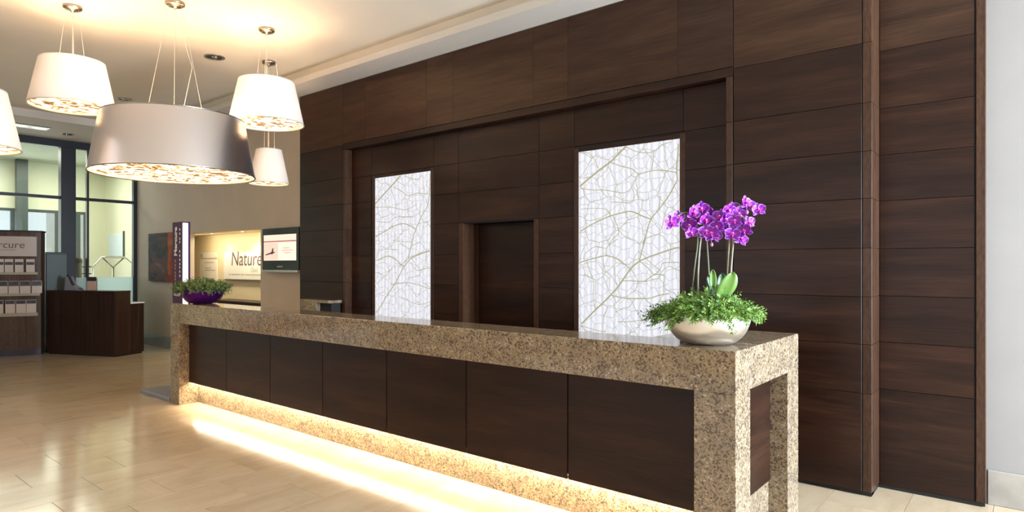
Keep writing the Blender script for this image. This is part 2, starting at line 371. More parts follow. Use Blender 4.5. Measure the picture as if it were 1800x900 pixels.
def mk(name, bm, mat, parent=None, local=False, kind=None):
    if parent is not None and not local:
        bm.transform(origin_of(parent).matrix_basis.inverted())
    me = bpy.data.meshes.new(name); bm.to_mesh(me); bm.free()
    if mat is not None:
        for m_ in (mat if isinstance(mat, (list, tuple)) else [mat]): me.materials.append(m_)
    o = bpy.data.objects.new(name, me); COL.objects.link(o)
    if parent is not None: o.parent = parent
    if kind: o['kind'] = kind
    return o
def thing(name, label, cat, loc=(0, 0, 0), rotz=0.0, group=None):
    o = bpy.data.objects.new(name, None); COL.objects.link(o); o.empty_display_size = 0.1
    o.location = loc; o.rotation_euler = (0, 0, rotz)
    o.matrix_basis = Matrix.Translation(loc) @ Matrix.Rotation(rotz, 4, 'Z')
    o['label'] = label; o['category'] = cat
    if group: o['group'] = group
    return o
def tag(o, label, cat, group=None):
    o['label'] = label; o['category'] = cat
    if group: o['group'] = group
    return o
def struct(name, bm, mat, parent=None):
    o = mk(name, bm, mat, parent, kind='structure' if parent is None else None)
    return o
def text_bm(s, size, depth=0.001, shear=0.0, align='LEFT', bold=0.0):
    c = bpy.data.curves.new('lettering', 'FONT'); c.body = s; c.size = size; c.extrude = depth; c.align_x = align; c.shear = shear
    c.resolution_u = 3; c.offset = bold
    o = bpy.data.objects.new('lettering', c); COL.objects.link(o)
    bpy.context.view_layer.update()
    me = bpy.data.meshes.new_from_object(o.evaluated_get(bpy.context.evaluated_depsgraph_get()))
    bpy.data.objects.remove(o); bpy.data.curves.remove(c)
    bm = bmesh.new(); bm.from_mesh(me); bpy.data.meshes.remove(me)
    return bm
UPX = Matrix.Rotation(PI / 2, 4, 'X')     # text lying in XY -> standing, facing -Y

# ================================================================ STRUCTURE
YW, XL, ZC = 5.17, -14.1, 4.02            # back wall, left glazing, ceiling
XR, YF = 4.6, -5.0
H, WG = 1.1256, 0.2175                     # counter height, granite member width
X0, X1, Y1, Y2 = -7.5534, -1.1316, 3.1264, 4.207

# ---- floor
floor = struct('floor', box_bm(XL - 4.2, XR, YF, 6.0, -0.12, -0.003), M['grout'])
TW, TL = 0.434, 0.59
_c, _s = math.cos(math.radians(YAW)), math.sin(math.radians(YAW))
def px_of(x, y, z):
    d = y * _c - x * _s
    if d < 0.3: return None
    return (900 + F_PX * (x * _c + y * _s) / d, HY - F_PX * (z - CAM_H) / d)
def tile_bm(x0, x1, y0, y1, g=0.0016):
    bm = bmesh.new(); e = 0.0003
    a = [bm.verts.new(p) for p in ((x0 + g, y0 + g, -0.004), (x1 - g, y0 + g, -0.004), (x1 - g, y1 - g, -0.004), (x0 + g, y1 - g, -0.004))]
    m = [bm.verts.new(p) for p in ((x0 + g, y0 + g, -e), (x1 - g, y0 + g, -e), (x1 - g, y1 - g, -e), (x0 + g, y1 - g, -e))]
    t = [bm.verts.new(p) for p in ((x0 + g + e, y0 + g + e, 0), (x1 - g - e, y0 + g + e, 0), (x1 - g - e, y1 - g - e, 0), (x0 + g + e, y1 - g - e, 0))]
    for lo, hi in ((a, m), (m, t)):
        for k in range(4): bm.faces.new((lo[k], lo[(k + 1) % 4], hi[(k + 1) % 4], hi[k]))
    bm.faces.new(t); return bm
tile_me = None
rest = bmesh.new(); n_tile = 0
for i in range(-20, 24):
    xa = -5.4 + i * TW
    off = 1.61 if i % 2 == 0 else 1.315
    for j in range(-12, 8):
        ya = off + j * TL
        if xa + TW < XL or xa > XR or ya > YW or ya + TL < YF: continue
        xb, yb = xa + TW, min(ya + TL, YW); xs, ys = max(xa, XL), max(ya, YF)
        xe = min(xb, XR)
        vis = False
        for fx in (0.05, 0.5, 0.95):
            for fy in (0.05, 0.5, 0.95):
                q = px_of(xs + fx * (xe - xs), ys + fy * (yb - ys), 0)
                if q and -4 < q[0] < 1804 and q[1] < 905: vis = True
        hid = (X0 + 0.3 < xa and xb < X1 - 0.2 and ya > 3.2)        # behind the reception desk
        if xa > X0 and xb < X1 - 0.02 and ya > 3.2 and ya < 4.9 and xb < -1.5: hid = True
        if vis and not hid:
            full = abs(xe - xs - TW) < 1e-6 and abs(yb - ys - TL) < 1e-6
            if full:
                if tile_me is None:
                    b_ = tile_bm(0, TW, 0, TL); tile_me = bpy.data.meshes.new('floor_tile'); b_.to_mesh(tile_me); b_.free(); tile_me.materials.append(M['marble'])
                o = bpy.data.objects.new('floor_tile', tile_me); COL.objects.link(o); o.location = (xs, ys, 0)
                o.parent = floor
            else:
                mk('floor_tile', tile_bm(xs, xe, ys, yb), M['marble'], floor)
            n_tile += 1
        else:
            bm2 = tile_bm(xs, xe, ys, yb); me2 = bpy.data.meshes.new('t'); bm2.to_mesh(me2); bm2.free(); rest.from_mesh(me2); bpy.data.meshes.remove(me2)
mk('floor_tile_field', rest, M['marble'], floor, kind='stuff')
print('tiles', n_tile)
# porch floor beyond the glazing
struct('floor_porch', box_bm(XL - 3.6, XL + 0.03, -1.0, 5.75, -0.003, 0.0), M['ground'])

# ---- ceiling, soffits, cornice
struct('ceiling', box_bm(XL - 4.2, XR, YF, 6.4, ZC, ZC + 0.1), M['ceil'])
struct('trim_1', box_bm(XL, XR, 4.452, YW, 3.815, 3.888), M['cornice'])
struct('trim_2', box_bm(XL, XR, 4.553, YW, 3.888, ZC), M['ceil'])
struct('trim_3', box_bm(XL, -12.27, YF, 4.452, 3.90, ZC), M['cornice'])

# ---- back wall (with the opening of the lit niche), cut around the opening and the panelled door
NX0, NX1, NZ, NY = -11.78, -9.27, 2.127, 5.80
bm = bmesh.new()
bx(bm, XL - 0.1, NX0, YW, YW + 0.12, 0, ZC); bx(bm, NX0, NX1, YW, YW + 0.12, NZ, ZC)
bx(bm, NX1, -0.23, YW, YW + 0.12, 0, ZC)
wall_back = struct('wall_back', bm, M['paint'])
struct('wall_back_right', box_bm(-0.2295, XR, YW, YW + 0.12, 0, ZC), M['paintdaylit'])
bm = bmesh.new()
bx(bm, NX0 - 1.72, NX1 + 0.12, NY, NY + 0.1, 0, 2.4)
bx(bm, NX0 - 1.72, NX0 - 1.6, YW + 0.12, NY, 0, 2.4); bx(bm, NX1 + 0.02, NX1 + 0.12, YW + 0.12, NY, 0, 2.4)
struct('wall_niche', bm, M['niche'])
struct('ceiling_niche', box_bm(NX0 - 1.7, NX1 + 0.1, YW + 0.12, NY, NZ, NZ + 0.08), M['niche'])
# skirtings
struct('baseboard_back_left', bevel(box_bm(XL, NX0, YW - 0.018, YW, 0, 0.215), 0.003), M['skirtg'])
struct('baseboard_back_right', bevel(box_bm(-0.225, XR, YW - 0.018, YW, 0, 0.222), 0.003), M['skirt'])
# right wall and front wall with big windows (out of view, let the daylight in)
bm = bmesh.new()
bx(bm, XR, XR + 0.15, YF, YW, 0, 0.25); bx(bm, XR, XR + 0.15, YF, YW, 3.3, ZC); bx(bm, XR, XR + 0.15, 4.7, YW, 0.25, 3.3); bx(bm, XR, XR + 0.15, YF, -1.3, 0.25, 3.3)
struct('wall_right', bm, M['paint'])
bm = bmesh.new()
bx(bm, XL, XR, YF - 0.15, YF, 0, 0.5); bx(bm, XL, XR, YF - 0.15, YF, 3.3, ZC); bx(bm, 2.8, XR, YF - 0.15, YF, 0.5, 3.3); bx(bm, XL, -8.8, YF - 0.15, YF, 0.5, 3.3)
struct('wall_front', bm, M['paint'])

# ---- dark wood panelling of the back wall: every board is a piece
YA, YR, YB = 4.80, 4.90, 5.06
G = 0.0014
def board(x0, x1, y0, y1, z0, z1, mat='wood', parent=wall_back, name='wood_panel'):
    return mk(name, bevel(box_bm(x0 + G, x1 - G, y0, y1, z0 + G, z1 - G), 0.0010), M[mat], parent)
ROWS = [0.03, 0.69, 1.02, 1.34, 1.667, 2.0, 2.318, 2.642, 3.045]
bm = bmesh.new()       # black carcass behind the boards
bx(bm, -7.58, -6.612, 4.822, YW, 0.0, 3.815); bx(bm, -6.612, -1.805, 4.822, YW, 2.996, 3.815)
bx(bm, -1.805, -0.835, 4.822, YW, 0.0, 3.815)
bx(bm, -6.612, -4.75, 4.917, YW, 0, 2.993); bx(bm, -4.75, -3.67, 4.915, YW, 1.995, 2.993); bx(bm, -3.67, -1.805, 4.917, YW, 0, 2.993)
bx(bm, -0.835, -0.236, 5.082, YW, 0.0, 3.815)
mk('panel_backing', bm, M['black'], wall_back)
# left block
for z0, z1 in zip(ROWS, ROWS[1:]):
    board(-7.59, -6.655, YA, YA + 0.02, z0, z1)
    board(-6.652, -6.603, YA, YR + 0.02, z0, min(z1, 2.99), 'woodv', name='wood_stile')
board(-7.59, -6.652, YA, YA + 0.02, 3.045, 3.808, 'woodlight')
# side return of the left block
board(-7.602, -7.585, YA, YW, 0.0, 3.808, name='wood_stile')
# header boards above the recess and to the right
HX = [-6.652, -6.206, -5.135, -4.734, -3.669, -3.272, -2.208, -1.760]
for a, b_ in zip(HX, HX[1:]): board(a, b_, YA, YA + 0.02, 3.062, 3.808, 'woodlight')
board(-6.652, -1.760, YA, YR + 0.02, 2.99, 3.060, name='header_rail')
# right block
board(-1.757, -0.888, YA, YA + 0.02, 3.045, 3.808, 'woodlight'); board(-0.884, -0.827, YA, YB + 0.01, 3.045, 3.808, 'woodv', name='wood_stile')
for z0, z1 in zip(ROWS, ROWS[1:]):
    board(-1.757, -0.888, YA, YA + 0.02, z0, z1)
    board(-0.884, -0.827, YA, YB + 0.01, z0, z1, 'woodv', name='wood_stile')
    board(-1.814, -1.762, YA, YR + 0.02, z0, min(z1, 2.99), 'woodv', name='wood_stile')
# set-back strip on the far right
for z0, z1 in zip(ROWS, ROWS[1:]): board(-0.826, -0.288, YB, YB + 0.02, z0, z1)
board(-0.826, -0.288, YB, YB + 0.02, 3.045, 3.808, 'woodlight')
board(-0.281, -0.230, YB - 0.004, YW - 0.002, 0.03, 3.808, 'woodv', name='wood_stile')
# recess boards
RR = [0.03, 0.69, 1.02, 1.34, 1.667, 2.005, 2.325, 2.645, 2.99]
for a, b_ in ((-6.601, -6.215), (-5.132, -4.749), (-3.675, -3.271), (-2.204, -1.816)):
    for z0, z1 in zip(RR, RR[1:]): board(a, b_, YR, YR + 0.015, z0, z1)
board(-6.213, -5.134, YR, YR + 0.015, 2.645, 2.99); board(-3.269, -2.206, YR, YR + 0.015, 2.645, 2.99)
for z0, z1 in ((2.005, 2.325), (2.325, 2.645), (2.645, 2.99)): board(-4.747, -3.677, YR, YR + 0.015, z0, z1)
board(-6.213, -5.134, YR, YR + 0.015, 0.06, 0.36); board(-3.269, -2.206, YR, YR + 0.015, 0.06, 0.36)
# recessed door between the two luminous panels
door = struct('door_1', box_bm(-4.68, -3.735, 5.118, 5.165, 0.0, 1.992), M['black'])
board(-4.747, -4.68, YR, YR + 0.23, 0.02, 2.0, 'woodv', door, 'door_jamb'); board(-3.739, -3.677, YR, YR + 0.23, 0.02, 2.0, 'woodv', door, 'door_jamb')
board(-4.68, -3.739, YR + 0.02, YR + 0.23, 1.992, 2.004, 'wood', door, 'door_head')
board(-4.679, -4.63, 5.085, 5.118, 0.02, 1.99, 'woodv', door, 'door_stop')
board(-4.628, -3.742, 5.10, 5.118, 0.02, 1.985, 'wood', door, 'door_leaf')
# toe plinth under the panelling
bm = bmesh.new(); bx(bm, -7.57, -0.835, 4.828, 4.9, 0, 0.03); bx(bm, -0.85, -0.25, 5.07, 5.15, 0, 0.03)
mk('toe_plinth', bm, M['black'], wall_back)

# ---- left glazing
PX0 = XL - 0.05
win = struct('window_1', box_bm(PX0, XL + 0.05, YF, YW, 3.765, 3.90), M['frame'])
def bar(x0, x1, y0, y1, z0, z1, parent=win, name='window_bar', mat='frame'):
    return mk(name, bevel(box_bm(x0, x1, y0, y1, z0, z1), 0.004), M[mat], parent)
PY = [YF, -2.2, 0.2, 1.86, 3.857]
for y in (-2.2, 0.2, 1.86): bar(PX0, XL + 0.05, y, y + 0.09, 0, 3.765, name='window_post')
bar(PX0 - 0.04, XL + 0.08, 3.857, 4.095, 0, 3.765, name='window_post')
bar(PX0, XL + 0.05, 5.105, YW, 0, 3.765, name='window_post')
bar(PX0, XL + 0.04, 4.29, 4.325, 0, 3.765, name='window_mullion')
bar(PX0, XL + 0.045, YF, 3.857, 2.795, 2.85, name='transom'); bar(PX0, XL + 0.045, 4.095, 5.105, 2.795, 2.85, name='transom')
bar(PX0, XL + 0.045, YF, YW, 0.0, 0.08, name='window_sill')
def pane(y0, y1, z0, z1, mat='glass'):
    return mk('glass_pane', box_bm(XL - 0.006, XL + 0.006, y0, y1, z0, z1), M[mat], win)
for y0, y1 in ((YF, -2.2), (-2.11, 0.2), (0.29, 1.86), (1.95, 3.857), (4.325, 5.105), (4.095, 4.29)):
    pane(y0, y1, 2.85, 3.765)
    if y0 > 4: pane(y0, y1, 1.32, 2.795); pane(y0, y1, 0.08, 1.32, 'frost')
    else: pane(y0, y1, 0.08, 2.795)

# ---- porch beyond the glazing
XP = -17.6
bm = bmesh.new()
bx(bm, XP - 0.15, XP, -1.0, 5.75, 2.83, ZC); bx(bm, XP - 0.15, XP, 5.36, 5.75, 0, 2.83); bx(bm, XP - 0.15, XP, -1.0, 0.4, 0, 2.83)
struct('wall_porch', bm, M['green'])
struct('wall_porch_side', box_bm(XP - 0.15, XL - 0.09, 5.75, 5.9, 0, ZC), M['green'])
struct('wall_porch_far', box_bm(XP - 0.15, XL - 0.09, -1.1, -1.0, 0, ZC), M['green'])
struct('ceiling_porch', box_bm(XP, XL - 0.06, -1.0, 5.75, 3.90, 3.96), M['greenceil'])
d2 = struct('door_2', box_bm(XP - 0.10, XP - 0.02, 0.4, 5.36, 2.77, 2.83), M['framegreen'])
for y0, y1 in ((0.4, 0.5), (2.2, 2.32), (3.90, 4.14), (4.74, 4.86), (5.02, 5.24), (5.32, 5.36)):
    bar(XP - 0.10, XP - 0.02, y0, y1, 0, 2.77, d2, 'door_post', 'framegreen')
bar(XP - 0.10, XP - 0.02, 0.4, 5.36, 0.0, 0.09, d2, 'door_sill', 'framegreen')
for y0, y1 in ((0.5, 2.2), (2.32, 3.9), (4.14, 4.74), (5.24, 5.32)):
    mk('glass_pane', box_bm(XP - 0.065, XP - 0.055, y0, y1, 0.09, 2.77), M['glass'], d2)
struct('trim_4', bevel(box_bm(XP + 0.2, XP + 0.34, 3.92, 4.13, 0, 3.9), 0.006), M['framegreen'])
struct('ground_outside', box_bm(-60, XP - 0.15, -30, 30, -0.2, -0.05), M['ground'])
# house front across the street seen through the porch doors
ho = thing('street_building', 'pale stone building across the street beyond the glass porch doors', 'building', (-24.5, 5.4, -0.05))
mk('facade', box_bm(-24.6, -24.1, 6.36, 8.6, -0.05, 6.0), M['facade'], ho)
mk('window', box_bm(-24.11, -24.06, 6.62, 7.1, 0.9, 2.6), M['framegreen'], ho)

# ================================================================ LUMINOUS LEAF PANELS
# main veins of the leaf print, traced as paths in panel coordinates (x to the right, z up, metres from the left bottom edge)
def ray_pt(px, py, Y):
    k = (px - 900) / F_PX; ax, ay, az = k * _c - _s, k * _s + _c, (HY - py) / F_PX
    t = Y / ay; return (ax * t, CAM_H + az * t)
def crop2(x, y, which):
    if which == 'a': return (1010 + x * 200 / 947, 240 + y * 190 / 900)
    if which == 'b': return (1010 + x * 200 / 947, 420 + y * 190 / 900)
    return (580 + x * 240 / 831, 240 + y * 260 / 900)
VEINS2 = [
 (0.016, 'a', [(45, 415), (120, 350), (200, 285), (300, 210), (360, 150), (430, 80)]),
 (0.013, 'b', [(60, 705), (170, 595), (270, 500), (360, 400), (430, 300), (480, 235), (540, 185)]),
 (0.010, 'a', [(568, 900), (600, 800), (635, 690), (700, 610), (780, 500), (830, 410), (855, 360), (850, 290), (858, 180), (865, 60)]),
 (0.010, 'b', [(540, 185), (560, 100), (590, 0)]),
 (0.011, 'b', [(540, 185), (620, 150), (720, 115), (810, 85), (872, 70)]),
 (0.010, 'a', [(48, 790), (140, 735), (230, 690), (320, 655), (420, 630), (480, 625), (560, 660), (640, 690)]),
 (0.009, 'b', [(45, 195), (130, 170), (210, 150), (270, 140), (340, 160), (410, 205), (465, 250)]),
 (0.008, 'b', [(310, 470), (400, 490), (500, 497), (620, 495), (700, 470), (790, 455)]),
 (0.007, 'b', [(400, 350), (470, 348), (580, 352), (640, 310), (690, 295), (750, 305)]),
 (0.007, 'a', [(300, 215), (400, 250), (480, 270), (530, 310), (600, 295), (680, 280), (760, 285), (850, 300)]),
 (0.006, 'a', [(530, 310), (490, 390), (455, 450), (400, 470), (340, 460), (250, 445), (150, 445), (50, 430)]),
 (0.006, 'a', [(430, 85), (500, 120), (570, 135), (660, 125), (720, 75), (800, 45)]),
 (0.006, 'a', [(660, 125), (655, 200), (640, 275)]),
 (0.006, 'b', [(540, 185), (610, 240), (665, 295), (720, 240), (740, 200), (870, 195)]),
 (0.006, 'b', [(265, 140), (265, 80), (300, 40), (360, 0)]),
 (0.006, 'a', [(320, 665), (355, 740), (365, 810), (320, 850), (290, 900)]),
 (0.006, 'b', [(100, 180), (130, 275), (160, 360), (155, 500), (175, 590)]),
 (0.005, 'b', [(235, 155), (255, 260), (300, 300), (350, 380)]),
 (0.005, 'a', [(50, 605), (140, 598), (220, 600), (270, 610), (300, 655)]),
 (0.005, 'a', [(60, 140), (110, 135), (160, 180), (195, 260)]),
 (0.005, 'b', [(360, 690), (440, 690), (530, 680), (600, 660)]),
 (0.005, 'b', [(340, 610), (410, 575), (450, 570), (500, 500)]),
 (0.005, 'b', [(50, 720), (130, 745), (200, 765), (260, 770)]),
 (0.005, 'a', [(300, 545), (400, 548), (480, 545), (495, 480), (480, 430)]),
 (0.005, 'a', [(720, 490), (700, 600)]),
 (0.005, 'b', [(750, 310), (735, 440)]),
 (0.005, 'b', [(80, 175), (85, 130), (170, 65), (260, 80)]),
]
VEINS1 = [
 (0.016, 'c', [(275, 412), (320, 360), (380, 295), (430, 238)]),
 (0.010, 'c', [(610, 225), (600, 400), (560, 480), (525, 560), (505, 620), (490, 690), (475, 745)]),
 (0.010, 'c', [(270, 612), (330, 580), (390, 545), (450, 530), (500, 550), (520, 565)]),
 (0.010, 'c', [(285, 755), (340, 730), (370, 730), (410, 755), (450, 790), (490, 745), (550, 715), (608, 695)]),
 (0.011, 'c', [(400, 890), (450, 790)]),
 (0.007, 'c', [(385, 305), (440, 335), (475, 360), (530, 345), (590, 350)]),
 (0.006, 'c', [(275, 430), (370, 430), (420, 440), (470, 445), (530, 410)]),
 (0.006, 'c', [(285, 515), (360, 522), (400, 490), (500, 490)]),
 (0.006, 'c', [(490, 765), (530, 815), (590, 800)]),
 (0.006, 'c', [(285, 740), (300, 700), (340, 685), (420, 690)]),
 (0.005, 'c', [(450, 240), (530, 260), (560, 230)]),
 (0.005, 'c', [(540, 530), (600, 515)]),
 (0.005, 'c', [(380, 630), (440, 640), (500, 640)]),
]
VEIN1_LOW = [(0.011, [(697, 495), (680, 520), (664, 548)]), (0.007, [(700, 470), (722, 452), (756, 440)]), (0.007, [(688, 500), (720, 497), (756, 508)]), (0.005, [(662, 500), (690, 470)]), (0.005, [(700, 520), (735, 535), (756, 530)])]
def light_panel(x0, x1, z0, z1, veins, extra, label):
    t = thing('light_panel', label, 'light panel', ((x0 + x1) / 2, YR, z0))
    f = 0.05
    for a in ((x0 - f, x0, z0 - f, z1 + 0.037), (x1, x1 + f - 0.003, z0 - f, z1 + 0.037)):
        mk('frame_stile', bevel(box_bm(a[0], a[1], YR - 0.004, YR + 0.015, a[2], a[3]), 0.002), M['woodv'], t)
    mk('frame_rail', bevel(box_bm(x0, x1, YR - 0.004, YR + 0.015, z1, z1 + 0.037), 0.002), M['wood'], t)
    mk('frame_rail', bevel(box_bm(x0, x1, YR - 0.004, YR + 0.015, z0 - f, z0), 0.002), M['wood'], t)
    bm = bmesh.new(); nx = 150; rows = []
    for zz in (z0, z1):
        rows.append([bm.verts.new((x0 + (x1 - x0) * i / nx, YR + 0.004 + 0.0025 * math.sin(i * 1.05) + 0.0015 * math.sin(i * 0.37), zz)) for i in range(nx + 1)])
    for i in range(nx):
        q = bm.faces.new((rows[0][i], rows[0][i + 1], rows[1][i + 1], rows[1][i])); q.smooth = True
    mk('backlit_sheet', bm, M['leafpanel'], t)
    bm = bmesh.new()
    def ribbon(pts, w):
        # smooth the path, then lay a flat ribbon just in front of the sheet
        P = [Vector((p[0], p[1])) for p in pts]; Q = []
        for i in range(len(P) - 1):
            p0, p1, p2, p3 = P[max(i - 1, 0)], P[i], P[i + 1], P[min(i + 2, len(P) - 1)]
            for k in range(4):
                u = k / 4; Q.append(0.5 * ((2 * p1) + (p2 - p0) * u + (2 * p0 - 5 * p1 + 4 * p2 - p3) * u * u + (3 * p1 - p0 - 3 * p2 + p3) * u ** 3))
        Q.append(P[-1]); prev = None
        for i, q in enumerate(Q):
            d = (Q[min(i + 1, len(Q) - 1)] - Q[max(i - 1, 0)]).normalized(); nrm = Vector((-d.y, d.x)) * w / 2
            pr = []
            for sgn in (1, -1):
                v = q + nrm * sgn
                pr.append(bm.verts.new((min(max(v.x, x0), x1), YR - 0.001, min(max(v.y, z0), z1))))
            if prev: bm.faces.new((prev[0], prev[1], pr[1], pr[0]))
            prev = pr
    for w, which, pts in veins: ribbon([ray_pt(*crop2(x, y, which), YR) for x, y in pts], w)
    for w, pts in extra: ribbon([ray_pt(x, y, YR) for x, y in pts], w)
    mk('vein_print', bm, M['vein'], t, kind='stuff')
    return t
light_panel(-6.150, -5.177, 0.41, 2.603, VEINS1, VEIN1_LOW, 'narrow looking backlit white leaf-vein panel left of the recessed door')
light_panel(-3.221, -2.234, 0.41, 2.590, VEINS2, [], 'large backlit white leaf-vein panel behind the orchid bowl')

# ================================================================ RECEPTION DESK
desk = thing('reception_desk', 'long speckled granite reception desk with dark wood panels and glowing plinth', 'reception desk', ((X0 + X1) / 2, (Y1 + 3.45) / 2, 0))
YL = 3.46
def gran(name, *a): return mk(name, bevel(box_bm(*a), 0.003), M['granite'], desk)
gran('granite_top', X0, X1, Y1, YL, H - WG, H)
gran('granite_return_top', X1 - 0.62, X1, YL, Y2, H - WG, H)
gran('granite_upright', X0, X0 + WG, Y1, YL, 0, H - WG)
gran('granite_upright', X1 - WG, X1, Y1, 3.334, 0, H - WG)
gran('granite_upright', X1 - WG, X1, 3.992, Y2, 0, H - WG)
PXS = [X0 + WG + (X1 - X0 - 2 * WG) / 7 * k for k in range(8)]
for a, b_ in zip(PXS, PXS[1:]):
    mk('wood_panel', bevel(box_bm(a + 0.004, b_ - 0.004, 3.233, 3.258, 0.24, H - WG), 0.002), M['wood'], desk)
mk('back_carcass', box_bm(X0 + WG, X1 - WG, 3.2585, 3.45, 0.262, H - WG - 0.001), M['black'], desk)
gran('granite_plinth', X0 + WG, X1 - WG, 3.333, 3.45, 0, 0.255)
led = mk('led_strip', box_bm(X0 + WG + 0.02, X1 - WG - 0.02, 3.272, 3.302, 0.252, 0.261), M['led'], desk)
mk('end_panel', bevel(box_bm(-1.262, -1.235, 3.336, 3.99, 0.245, H - WG), 0.002), M['wood'], desk)
gran('end_plinth', -1.275, -1.245, 3.334, 3.992, 0, 0.243)
mk('end_carcass', box_bm(X1 - 0.62, -1.276, 3.46, Y2 - 0.01, 0.0, H - WG - 0.001), M['black'], desk)

# granite shelf by the far end of the wall
sh = thing('side_shelf', 'small granite topped shelf against the dark wall at its far left end', 'shelf', (-7.05, 4.7, 0))
mk('granite_block', bevel(box_bm(-7.29, -6.93, 4.60, 4.795, 0.0, 1.085), 0.003), M['granite'], sh)
mk('granite_top', bevel(box_bm(-7.29, -6.66, 4.60, 4.795, 1.085, 1.12), 0.003), M['granite'], sh)
mk('cabinet_body', bevel(box_bm(-6.93, -6.69, 4.66, 4.795, 0.0, 1.084), 0.003), M['black'], sh)

# ================================================================ PENDANT LAMPS
def leaf_flakes(bm, R, z, n, rng, size):
    for _ in range(n):
        r = R * math.sqrt(rng.random()); a = rng.random() * 2 * PI; t = rng.random() * 2 * PI
        cx, cy = r * math.cos(a), r * math.sin(a); l = size * rng.uniform(0.7, 1.3); w = l * 0.36
        prof = ((-1, 0), (-0.4, 0.85), (0.2, 0.9), (1, 0), (0.2, -0.9), (-0.4, -0.85))
        vs = []
        for u, v in prof:
            x = cx + u * l * math.cos(t) - v * w * math.sin(t); y = cy + u * l * math.sin(t) + v * w * math.cos(t)
            rr = math.hypot(x, y)
            if rr > R: x *= R / rr; y *= R / rr
            vs.append(bm.verts.new((x, y, z + rng.uniform(-0.004, 0.004))))
        bm.faces.new(vs)
def pendant(label, x, y, zb, zt, rb, rt, mat, nb, power, can_r, seed, group, slack=False, cx=None):
    rng = random.Random(seed)
    t = thing('pendant_lamp', label, 'lamp', (x, y, zb), group=group)
    h = zt - zb
    mk('ceiling_canopy', lathe(bmesh.new(), [(0, ZC - zb), (can_r, ZC - zb), (can_r, ZC - zb - 0.022), (can_r * 0.8, ZC - zb - 0.034), (0.018, ZC - zb - 0.036), (0.012, ZC - zb - 0.06), (0, ZC - zb - 0.06)], seg=40), M['nickel'], t, True)
    sh_ = mk('lamp_shade', lathe(bmesh.new(), [(rb, 0.0), (rt, h)], seg=96), mat, t, True)
    if mat is not M['shade']:
        li = mk('shade_lining', lathe(bmesh.new(), [(rb - 0.005, 0.002), (rt - 0.005, h - 0.002)], seg=96), M['inner'], t, True)
    rim = lathe(bmesh.new(), [(rb + 0.002, 0.004), (rb + 0.002, -0.004), (rb - 0.010, -0.004), (rb - 0.010, 0.006), (rb + 0.002, 0.004)], seg=96)
    mk('shade_rim', rim, M['wire'] if mat is M['shade'] else M['nickel'], sh_, True)
    rim = lathe(bmesh.new(), [(rt + 0.002, h + 0.003), (rt + 0.002, h - 0.005), (rt - 0.008, h - 0.005), (rt - 0.008, h + 0.003), (rt + 0.002, h + 0.003)], seg=96)
    mk('shade_rim', rim, M['wire'] if mat is M['shade'] else M['nickel'], sh_, True)
    rd = rb - 0.02
    mk('diffuser', lathe(bmesh.new(), [(0, 0.034), (rd, 0.034), (rd, 0.028), (0, 0.028)], seg=72, smooth=False), M['diff'], t, True)
    bm = bmesh.new(); leaf_flakes(bm, rd, 0.016, int(260 * rb * rb / 0.13 * 0.42), rng, 0.055)
    mk('leaf_screen', bm, M['flake'], t, True, kind='stuff')
    # spider carrying the shade
    bm = bmesh.new(); 
    for k in range(3):
        a = 2 * PI * k / 3 + math.radians(YAW); tube(bm, [(0, 0, h - 0.03), (math.cos(a) * (rt - 0.004), math.sin(a) * (rt - 0.004), h - 0.02)], 0.004, 6)
    tube(bm, [(0, 0, h - 0.06), (0, 0, h)], 0.014, 10)
    mk('spider', bm, M['nickel'], t, True)
    # power cord and three hanging cables
    top = ZC - zb - 0.055
    if slack:
        pts = [(0, 0, top), (0.01, 0.005, top - 0.06), (0.075, 0.045, top - 0.2), (0.09, 0.055, top - 0.36), (0.15, 0.09, top - 0.56), (0.06, 0.03, h)]
    else: pts = [(0, 0, top), (0, 0, h)]
    mk('power_cord', tube(bmesh.new(), pts, 0.0022, 6), M['wire'], t, True)
    for k in range(3):
        a = 2 * PI * k / 3 + math.radians(YAW)
        c_ = mk('suspension_cable', tube(bmesh.new(), [(can_r * 0.7 * math.cos(a), can_r * 0.7 * math.sin(a), ZC - zb - 0.03), (math.cos(a) * rt * 0.45, math.sin(a) * rt * 0.45, h - 0.024)], 0.0016, 5), M['wire'], t, True)
        mk('cable_clip', tube(bmesh.new(), [(math.cos(a) * rt * 0.45, math.sin(a) * rt * 0.45, h - 0.03), (math.cos(a) * rt * 0.45, math.sin(a) * rt * 0.45, h + 0.0)], 0.005, 6), M['nickel'], c_, True)
    # bulbs
    for k in range(nb):
        a = 2 * PI * k / nb + 0.3; rr = 0.0 if nb == 1 else rt * 0.72
        px, py, pz = rr * math.cos(a), rr * math.sin(a), h * 0.55
        mk('bulb', lathe(bmesh.new(), [(0, pz + 0.075), (0.014, pz + 0.07), (0.016, pz + 0.03), (0.03, pz), (0.02, pz - 0.025), (0, pz - 0.03)], cx=px, cy=py, seg=12), M['white'], t, True)
        l = bpy.data.lights.new('bulb_light', 'POINT'); l.energy = power / nb; l.color = (1.0, 0.83, 0.62); l.shadow_soft_size = 0.045
        lo = bpy.data.objects.new('bulb_light', l); COL.objects.link(lo); lo.location = (px, py, pz - 0.08); lo.parent = t
        lo.visible_camera = False if False else True
    return t
GP = 'pendant lamps over the lobby'
pendant('huge silver metal drum pendant lamp, the widest of the hanging lamps', -6.23, 2.62, 2.40, 2.925, 0.70, 0.605, M['silver'], 4, 60, 0.085, 3, GP, True)
pendant('white tapered fabric pendant lamp hanging left of the big silver one', -7.08, 2.04, 3.06, 3.49, 0.355, 0.268, M['shade'], 3, 32, 0.08, 4, GP)
pendant('white tapered fabric pendant lamp between the silver lamp and the dark wall', -6.19, 3.52, 3.03, 3.465, 0.372, 0.277, M['shade'], 3, 32, 0.08, 5, GP)
